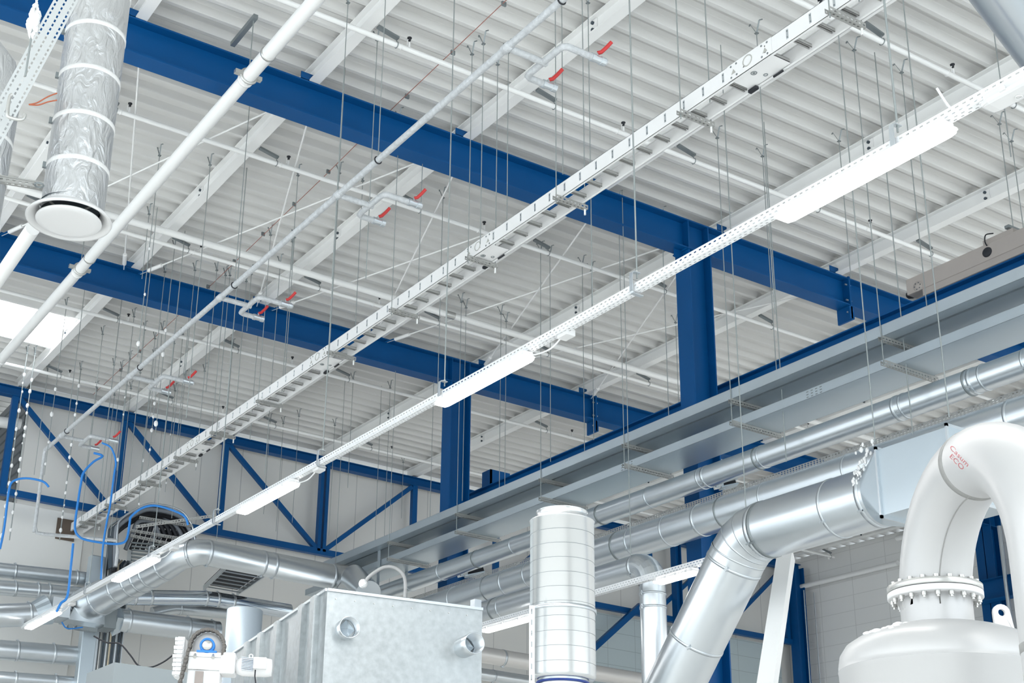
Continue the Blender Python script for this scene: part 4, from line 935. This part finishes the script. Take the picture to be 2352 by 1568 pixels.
# marker scrawl on the pipe
cu = bpy.data.curves.new('scrawl', 'FONT'); cu.body = 'Casum\n  ECO'; cu.size = .07; cu.extrude = .0003
tmp = bpy.data.objects.new('tmp', cu); COL.objects.link(tmp); dg = bpy.context.evaluated_depsgraph_get(); me = bpy.data.meshes.new_from_object(tmp.evaluated_get(dg)); bpy.data.objects.remove(tmp)
def hit(x, y):     # nearest crossing of the pixel ray with the bend surface
    d = ray(x, y).normalized(); best = None
    for i in range(2, 26):
        a, b_ = pts[i], pts[i+1]; ab = b_-a; w0 = V((0, 0, EYE))-a
        l = ab.length; e = ab/l; dp = d-e*d.dot(e); wp = w0-e*w0.dot(e)
        A = dp.dot(dp); B = 2*dp.dot(wp); C = wp.dot(wp)-RG*RG; D = B*B-4*A*C
        if D < 0: continue
        tt = (-B-math.sqrt(D))/2/A; p_ = V((0, 0, EYE))+d*tt; s_ = (p_-a).dot(e)
        if -.01 <= s_ <= l+.01 and (best is None or tt < best): best = tt
    return None if best is None else V((0, 0, EYE))+d*(best-.002)
ok = True; nv = []
ca, sa = math.cos(math.radians(47)), math.sin(math.radians(47))
for v in me.vertices:
    X_, Y_ = v.co.x/.07*22, -v.co.y/.07*20
    h_ = hit(2180+X_*ca-Y_*sa*.6, 1028+X_*sa+Y_*ca*.8)
    if h_ is None: ok = False; break
    nv.append(h_)
if ok:
    for v, h_ in zip(me.vertices, nv): v.co = h_
    me.materials.append(INK); o = bpy.data.objects.new('marker_writing', me); COL.objects.link(o); o.parent = g; o.matrix_parent_inverse = Matrix.Translation(-g.location)

# ================================================================ white strut, big duct in the corner, right-wall pipes
a, b_ = aD(1806, 1275, 16.5), aD(1755, 1620, 14.8)
mb = MB(); mb.bar(a, b_, .17, .17); tag(mb.build('white_strut', WHITE), 'leaning white square strut under the large bent duct', 'strut')
p1, p2 = aD(2290, -20, 9.6), aD(2400, 135, 11.0)
t = thing('corner_duct', p1, 'silver duct cutting across the top right corner', 'duct'); d = (p2-p1).normalized()
MB().tube([p1-d*1.6, p2+d*.2], .185, 40).build('duct_pipe', GALVD, t)
def rw(x, y): return aX(x, y, 29.1)
for (a, b_, r, lab) in (((1795, 1358), (2062, 1290), .07, 'white pipe along the right-hand wall left of the tank'), ((2060, 1236), (2352, 1165), .07, 'upper white pipe seen through the gooseneck opening'), ((2100, 1262), (2290, 1230), .06, 'short white pipe below it behind the gooseneck'), ((2230, 1470), (2352, 1440), .07, 'white pipe low beside the lifting lug')):
    p, q_ = rw(*a), rw(*b_); q_.z = p.z
    mb = MB(); mb.cyl(p, q_, r, 12); tag(mb.build('wall_pipe', WPIPE), lab, 'pipe')
mb = MB(); p = rw(1903, 1285); mb.cyl(p, p+V((0, 0, 1.0)), .04, 10); tag(mb.build('drop_pipe', WPIPE), 'short white drop pipe on the right-hand wall', 'pipe')
for (x0, x1, y0, y1, lab) in ((2262, 2302, 1185, 1600, 'blue steel column by the right wall, seen behind the gooseneck'),):
    a, b_ = rw(x0, y0), rw(x1, y0)
    mb = MB(); ys = sorted((a.y, b_.y)); mb.box((28.6, ys[0], 0), (28.62, ys[1], Zh(10.5))); mb.box((28.6, (ys[0]+ys[1])/2-.01, 0), (29.0, (ys[0]+ys[1])/2+.01, Zh(10.5))); mb.box((29.0, ys[0], 0), (29.02, ys[1], Zh(10.5))); tag(mb.build('steel_column', BLUE), lab, 'column')
a, b_ = aX(2245, 1370, 28.5), aX(2360, 1345, 28.5)
mb = MB(); ibeam_y(mb, b_.y-3, a.y, 28.4, a.z+.3, .5, .3); tag(mb.build('wall_rail', BLUE), 'blue horizontal rail beam behind the tank flange', 'beam')
mb = MB(); p = aX(2325, 1200, 28.0); mb.cyl(V((28.0, p.y, p.z-4)), p, .09, 16); mb.cyl(V((28.0, p.y+.35, p.z-4)), p+V((0, .35, 0)), .045, 12); tag(mb.build('foil_riser', GALVD), 'pair of bright upright pipes beside the blue wall column', 'pipe')
p = aX(1660, 1519, 13.1); mb = MB(); mb.box((12.95, 13.75, p.z-.05), (13.12, 13.86, p.z+.05)); tag(mb.build('column_clip', PLAS), 'small white clip block on the blue column beside the sloping duct', 'clip')
# long white pipes low behind the silencer
for (a, b_, r, Yp, lab) in (((1108, 1503), (1470, 1535), .17, 23.5, 'cream white duct low behind the silencer, upper one'), ((1108, 1548), (1300, 1562), .13, 24.5, 'grey duct low behind the silencer, bottom one')):
    p, q_ = aY(*a, Yp), aY(*b_, Yp); q_.z = p.z
    t = thing('low_duct', p, lab, 'duct'); MB().cyl(p-V((1, 0, 0)), q_+V((3, 0, 0)), r, 24).build('duct_pipe', mat('cream_duct', (.72, .70, .68), .3, .4) if r > .15 else GALVD, t)
    band(t, p.lerp(q_, .12), (1, 0, 0), r, .05, GALV)
# small open bracket-like pieces along the duct run, not lamps
for (x, y, lab) in ((1090, 1325, 'dark open bracket below the middle duct, left of the silencer'), (1674, 1122, 'dark open bracket beside the blue column, above the middle duct')):
    p = aX(x, y, 13.0); t = thing('open_bracket', p, lab, 'lamp'); k = p.y/17
    mb = MB(); mb.bar(p-rt*.15*k, p+rt*.15*k+up*.08*k, .16, .02); mb.bar(p-rt*.15*k+up*.11*k, p+rt*.15*k+up*.19*k, .16, .02); mb.bar(p-rt*.15*k+up*.0, p-rt*.15*k+up*.12*k, .16, .02); mb.build('bracket_shell', GALVT, t)
    MB().bar(p-rt*.14*k+bk*.05+up*.055*k, p+rt*.14*k+bk*.05+up*.135*k, .06, .10*k).build('dark_hollow', BLACK, t)  # black bar, painted shade of the open hollow
    MB().bar(p-rt*.26*k-up*.0*k, p-rt*.12*k+up*.04*k, .05, .04).build('bracket', WHITE, t)

# ================================================================ foil-wrapped ducts with diffusers, upper left
dF = 10.4; cF = aD(158, 505, dF); hz_ = cF.z
RF = math.radians(1.454)*dF*.985
t = thing('foil_duct', cF, 'foil-wrapped upright duct with a white round diffuser, upper left', 'duct')
top = 13.2
xf, yf = aD(176, 460, dF).x, aD(176, 460, dF).y
xf, yf = cF.x+.02, cF.y
MB().lathe((xf, yf, hz_+.05), (0, 0, 1), [(RF, 0), (RF, .3), (RF*1.01, .5), (RF*.995, .9), (RF*1.01, 1.4), (RF, 2.2), (RF, 5)], 64).build('foil_jacket', FOIL, t)
for py_ in (398, 292, 185, 80, -20):
    zz = aD(180, py_-40, dF-RF).z
    mb = MB(); mb.lathe((xf, yf, zz), (0, 0, 1), [(RF, -.022), (RF+.006, -.018), (RF+.006, .018), (RF, .022)], 64); b_ = mb.build('white_strap', TAPE, t)
    mb = MB(); e = (V((0, 0, 0))-V((xf, yf, 0))).normalized(); e = (e*.35-V((CR.x, CR.y, 0))).normalized(); mb.bar(V((xf, yf, zz))+e*(RF+.0), V((xf, yf, zz))+e*(RF+.03), .03, .05); mb.build('strap_buckle', DULL, b_)
Rd = .355
mb = MB(); mb.lathe((cF.x, cF.y, hz_), (0, 0, 1), [(RF*.96, .10), (RF*1.02, .06), (Rd*.86, .05), (Rd*.96, .02), (Rd, -.0), (Rd*.985, -.012), (Rd*.93, -.005), (RF*1.08, .035), (RF*.98, .06), (RF*.96, .10)], 72); mb.build('diffuser_ring', PLAS, t)
mb = MB(); mb.lathe((cF.x, cF.y, hz_-.02), (0, 0, 1), [(0, -.012), (Rd*.60, -.012), (Rd*.72, -.008), (Rd*.765, .004), (Rd*.76, .012), (Rd*.7, .012), (0, .01)], 72); mb.build('diffuser_disc', PLAS, t)
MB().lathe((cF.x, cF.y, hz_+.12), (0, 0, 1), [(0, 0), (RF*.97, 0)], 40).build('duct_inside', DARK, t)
mb = MB()
for a in (.4, 1.9, 3.6, 5.2):
    mb.bar((cF.x, cF.y, hz_+.02), (cF.x+RF*math.cos(a), cF.y+RF*math.sin(a), hz_+.07), .02, .006)
mb.build('disc_struts', STEEL, t)
# second foil duct at the very left edge
t2 = thing('foil_duct', aD(-60, 300, dF), 'bright lumpy foil duct cut by the left edge', 'duct')
c_ = aD(-42, 300, dF)
pts = [V((c_.x, c_.y, aD(-40, 700, dF).z)), V((c_.x, c_.y, aD(-40, 500, dF).z)), V((c_.x, c_.y, aD(-40, 350, dF).z)), V((c_.x, c_.y, aD(-40, 220, dF).z)), V((c_.x-.05, c_.y, aD(-40, 170, dF).z)), V((c_.x-.25, c_.y, aD(-40, 120, dF).z)), V((c_.x-.8, c_.y, aD(-40, 100, dF).z))]
MB().tube(pts, [.24, .255, .265, .27, .27, .26, .25], 40).build('foil_jacket', FOIL, t2)
for py_ in (330, 420, 520): band(t2, (c_.x, c_.y, aD(-40, py_, dF).z), (0, 0, 1), .262, .04, TAPE, 'white_strap', lug=False)
# slanted punched tray between them
def sl(px_, py_): return aZ(px_, py_, 5.6)
a, b_ = sl(165, -40), sl(-40, 330)
a = aD(168, -45, 9.6); b_ = aD(-45, 345, 9.6)
d = b_-a; pe_ = d.cross(ray(60, 150)).normalized()
t = thing('slanted_tray', a, 'white punched tray slanting down across the foil ducts, top left', 'cable tray')
mb = MB(); mb.quad(a-pe_*.06, d, pe_*.17); bkv = ray(60, 150).normalized()
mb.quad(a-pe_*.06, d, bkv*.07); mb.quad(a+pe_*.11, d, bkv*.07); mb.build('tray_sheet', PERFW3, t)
mb = MB(); loop = [aD(x, y, 9.45) for x, y in ((28, 217), (22, 224), (17, 262), (24, 270), (48, 275), (56, 268), (57, 262))]; mb.tube(smooth(loop, 3), .014, 8); mb.build('wire_bracket', STEEL, t)
for dx in (0,):
    mb = MB(); mb.tube(smooth([aD(x, y, 10.2) for x, y in ((131, 214), (110, 222), (85, 236), (66, 240))]), .006, 6); tag(mb.build('orange_cable', ORANGE), 'upper thin orange cable between the punched tray and foil duct', 'cable')
    mb = MB(); mb.tube(smooth([aD(x, y, 10.2) for x, y in ((131, 230), (110, 234), (88, 241), (66, 240))]), .006, 6); tag(mb.build('orange_cable', ORANGE), 'lower thin orange cable between the punched tray and foil duct', 'cable')
# slotted channel from the left edge to the foil duct
a, b_ = aD(-20, 412, 10.2), aD(100, 432, 10.2); mb = MB(); mb.quad(a, b_-a, (0, 0, .041)); mb.quad(a, b_-a, (0, .05, 0)); mb.bar(a+V((0, .02, .05)), b_+V((0, .02, .05)), .04, .012)
t = tag(mb.build('slotted_channel', PERFC), 'slotted channel bracket reaching from the left edge to the foil duct', 'bracket')
mb = MB(); mb.torus(aD(90, 425, 10.1), (0, 0, 1), .035, .008, 12, 6); mb.build('eye_nut', DULL, t)
# short white pipe crossing at the left edge
a, b_ = aD(75, 525, 13), aD(-30, 680, 14.5)
MB_ = MB().cyl(a, b_, .075, 16); tag(MB_.build('white_branch_pipe', WPIPE), 'white pipe stub slanting from the diffuser to the left edge', 'pipe')
# far-left bits: white pipe with a red band before the dark louvre
p, q_ = aY(-10, 968, 27.6), aY(48, 974, 27.6); t = thing('red_banded_pipe', p, 'short white pipe with a red cap before the dark louvre', 'pipe'); MB().cyl(p, q_, .12, 16).build('pipe_run', WPIPE, t); MB().cyl(q_, q_+V((.12, 0, 0)), .15, 16).build('red_cap', RED, t)

# ================================================================ free rods hanging from the roof: (clip x, clip y, bottom y, foam)
RODS = [(369, 334, 820, 1), (345, 470, 640, 0), (485, 356, 960, 0), (403, 548, 1000, 1), (381, 604, 960, 0), (238, 749, 1100, 0), (310, 708, 1080, 1), (335, 738, 1150, 0), (375, 738, 1120, 1), (530, 612, 1000, 0), (579, 609, 760, 0), (645, 585, 1090, 0), (678, 524, 900, 0),
        (422, 749, 1080, 0), (536, 779, 1240, 0), (472, 834, 1080, 0), (427, 851, 1190, 0), (356, 800, 1180, 1), (301, 806, 1230, 0), (155, 684, 1090, 1), (112, 837, 1090, 0), (65, 793, 1300, 2), (83, 795, 1240, 2), (225, 875, 1200, 0), (303, 875, 1200, 0), (404, 880, 1130, 1),
        (688, 939, 1200, 0), (652, 956, 1220, 0), (770, 960, 1230, 0), (622, 950, 1180, 0), (812, 854, 1120, 0), (897, 873, 1260, 0), (1263, 565, 1060, 0), (1358, 602, 1010, 0), (1071, 687, 1150, 0), (1163, 718, 1230, 0), (1018, 432, 900, 0), (1551, 721, 930, 0), (1736, 50, 720, 0), (1111, 75, 560, 0), (1168, 94, 520, 0),
        (868, 66, 640, 0), (801, -20, 640, 0), (1290, -20, 400, 0), (1350, -20, 700, 0), (2270, -20, 360, 0), (686, 380, 620, 0), (927, 1046, 1190, 0), (770, 1045, 1170, 0), (2292, 260, 520, 0), (2320, 300, 560, 0), (1925, 300, 640, 0), (500, 600, 900, 0), (598, 700, 1010, 0), (264, 820, 1230, 0), (188, 830, 1240, 2), (450, 600, 880, 0)]
for i, (cx1, cy1, by, fm) in enumerate(RODS):
    p = aZ(cx1, cy1, 10.73); vis = cy1 > 0
    # lower end: the vertical through p, cut at image row by
    best = None
    lo, hi = 1.0, p.z
    for _ in range(40):
        md = (lo+hi)/2; v = V((p.x, p.y, md-EYE)); yy = CY-FPX*v.dot(CU)/v.dot(CF)
        if yy > by: lo = md
        else: hi = md
    v = V((p.x, p.y, lo-EYE)); xx = CX+FPX*v.dot(CR)/v.dot(CF)
    side = 'left' if xx < 784 else ('middle' if xx < 1568 else 'right')
    RODS[i] = (p, lo, fm, side, xx, vis)
RODS.sort(key=lambda r: r[4])
cnt = {}
tot = {s: sum(1 for r in RODS if r[3] == s) for s in ('left', 'middle', 'right')}
for (p, zb_, fm, side, xx, vis) in RODS:
    cnt[side] = cnt.get(side, 0)+1; n_ = cnt[side]; word = ORD[n_-1]
    lab = 'thin %shanger rod, %s third of the photo, %s from the left' % ('foam-flecked ' if fm else '', side, word)
    t = thing('hanger_rod', (p.x, p.y, zb_), lab, 'hanger rod', 'thin rods hanging from the roof')
    ztop = p.z-.17
    MB().cyl((p.x, p.y, zb_), (p.x, p.y, ztop), .0062 if not fm == 2 else .011, 6).build('threaded_rod', ROD, t)
    mb = MB(); deckclip(mb, p.x, p.y, ztop); mb.build('deck_clip', DULL, t)
    if fm:
        z_ = zb_+.2
        while z_ < zb_+(ztop-zb_)*(.6 if fm == 1 else .9):
            MB().ball((p.x+random.uniform(-.01, .01), p.y, z_), random.uniform(.014, .035), 7, 5, sz=1.5).build('foam_fleck', FOAM, t); z_ += random.uniform(.25, .9) if fm == 1 else random.uniform(.12, .4)
# fluffy dust plume on the rod at the top left
p = aD(58, 175, 9.0); t = thing('hanger_rod', p, 'short rod furred with white fluff beside the punched tray, top left corner', 'hanger rod', 'thin rods hanging from the roof')
zt_ = aD(75, -10, 9.0).z; MB().cyl(p, (p.x, p.y, zt_+.5), .008, 6).build('threaded_rod', ROD, t)
mb = MB(); z0 = aD(62, 85, 9.0).z
for k in range(60):
    f = k/60; r_ = .03*math.sin(pi*min(1, f*1.1+.05))+.008; a = random.uniform(0, 2*pi)
    mb.ball((p.x+r_*.6*math.cos(a), p.y+r_*.6*math.sin(a), z0+(zt_-z0)*f), r_*random.uniform(.6, 1), 6, 4, sz=1.3)
mb.build('fluff', FOAM, t)
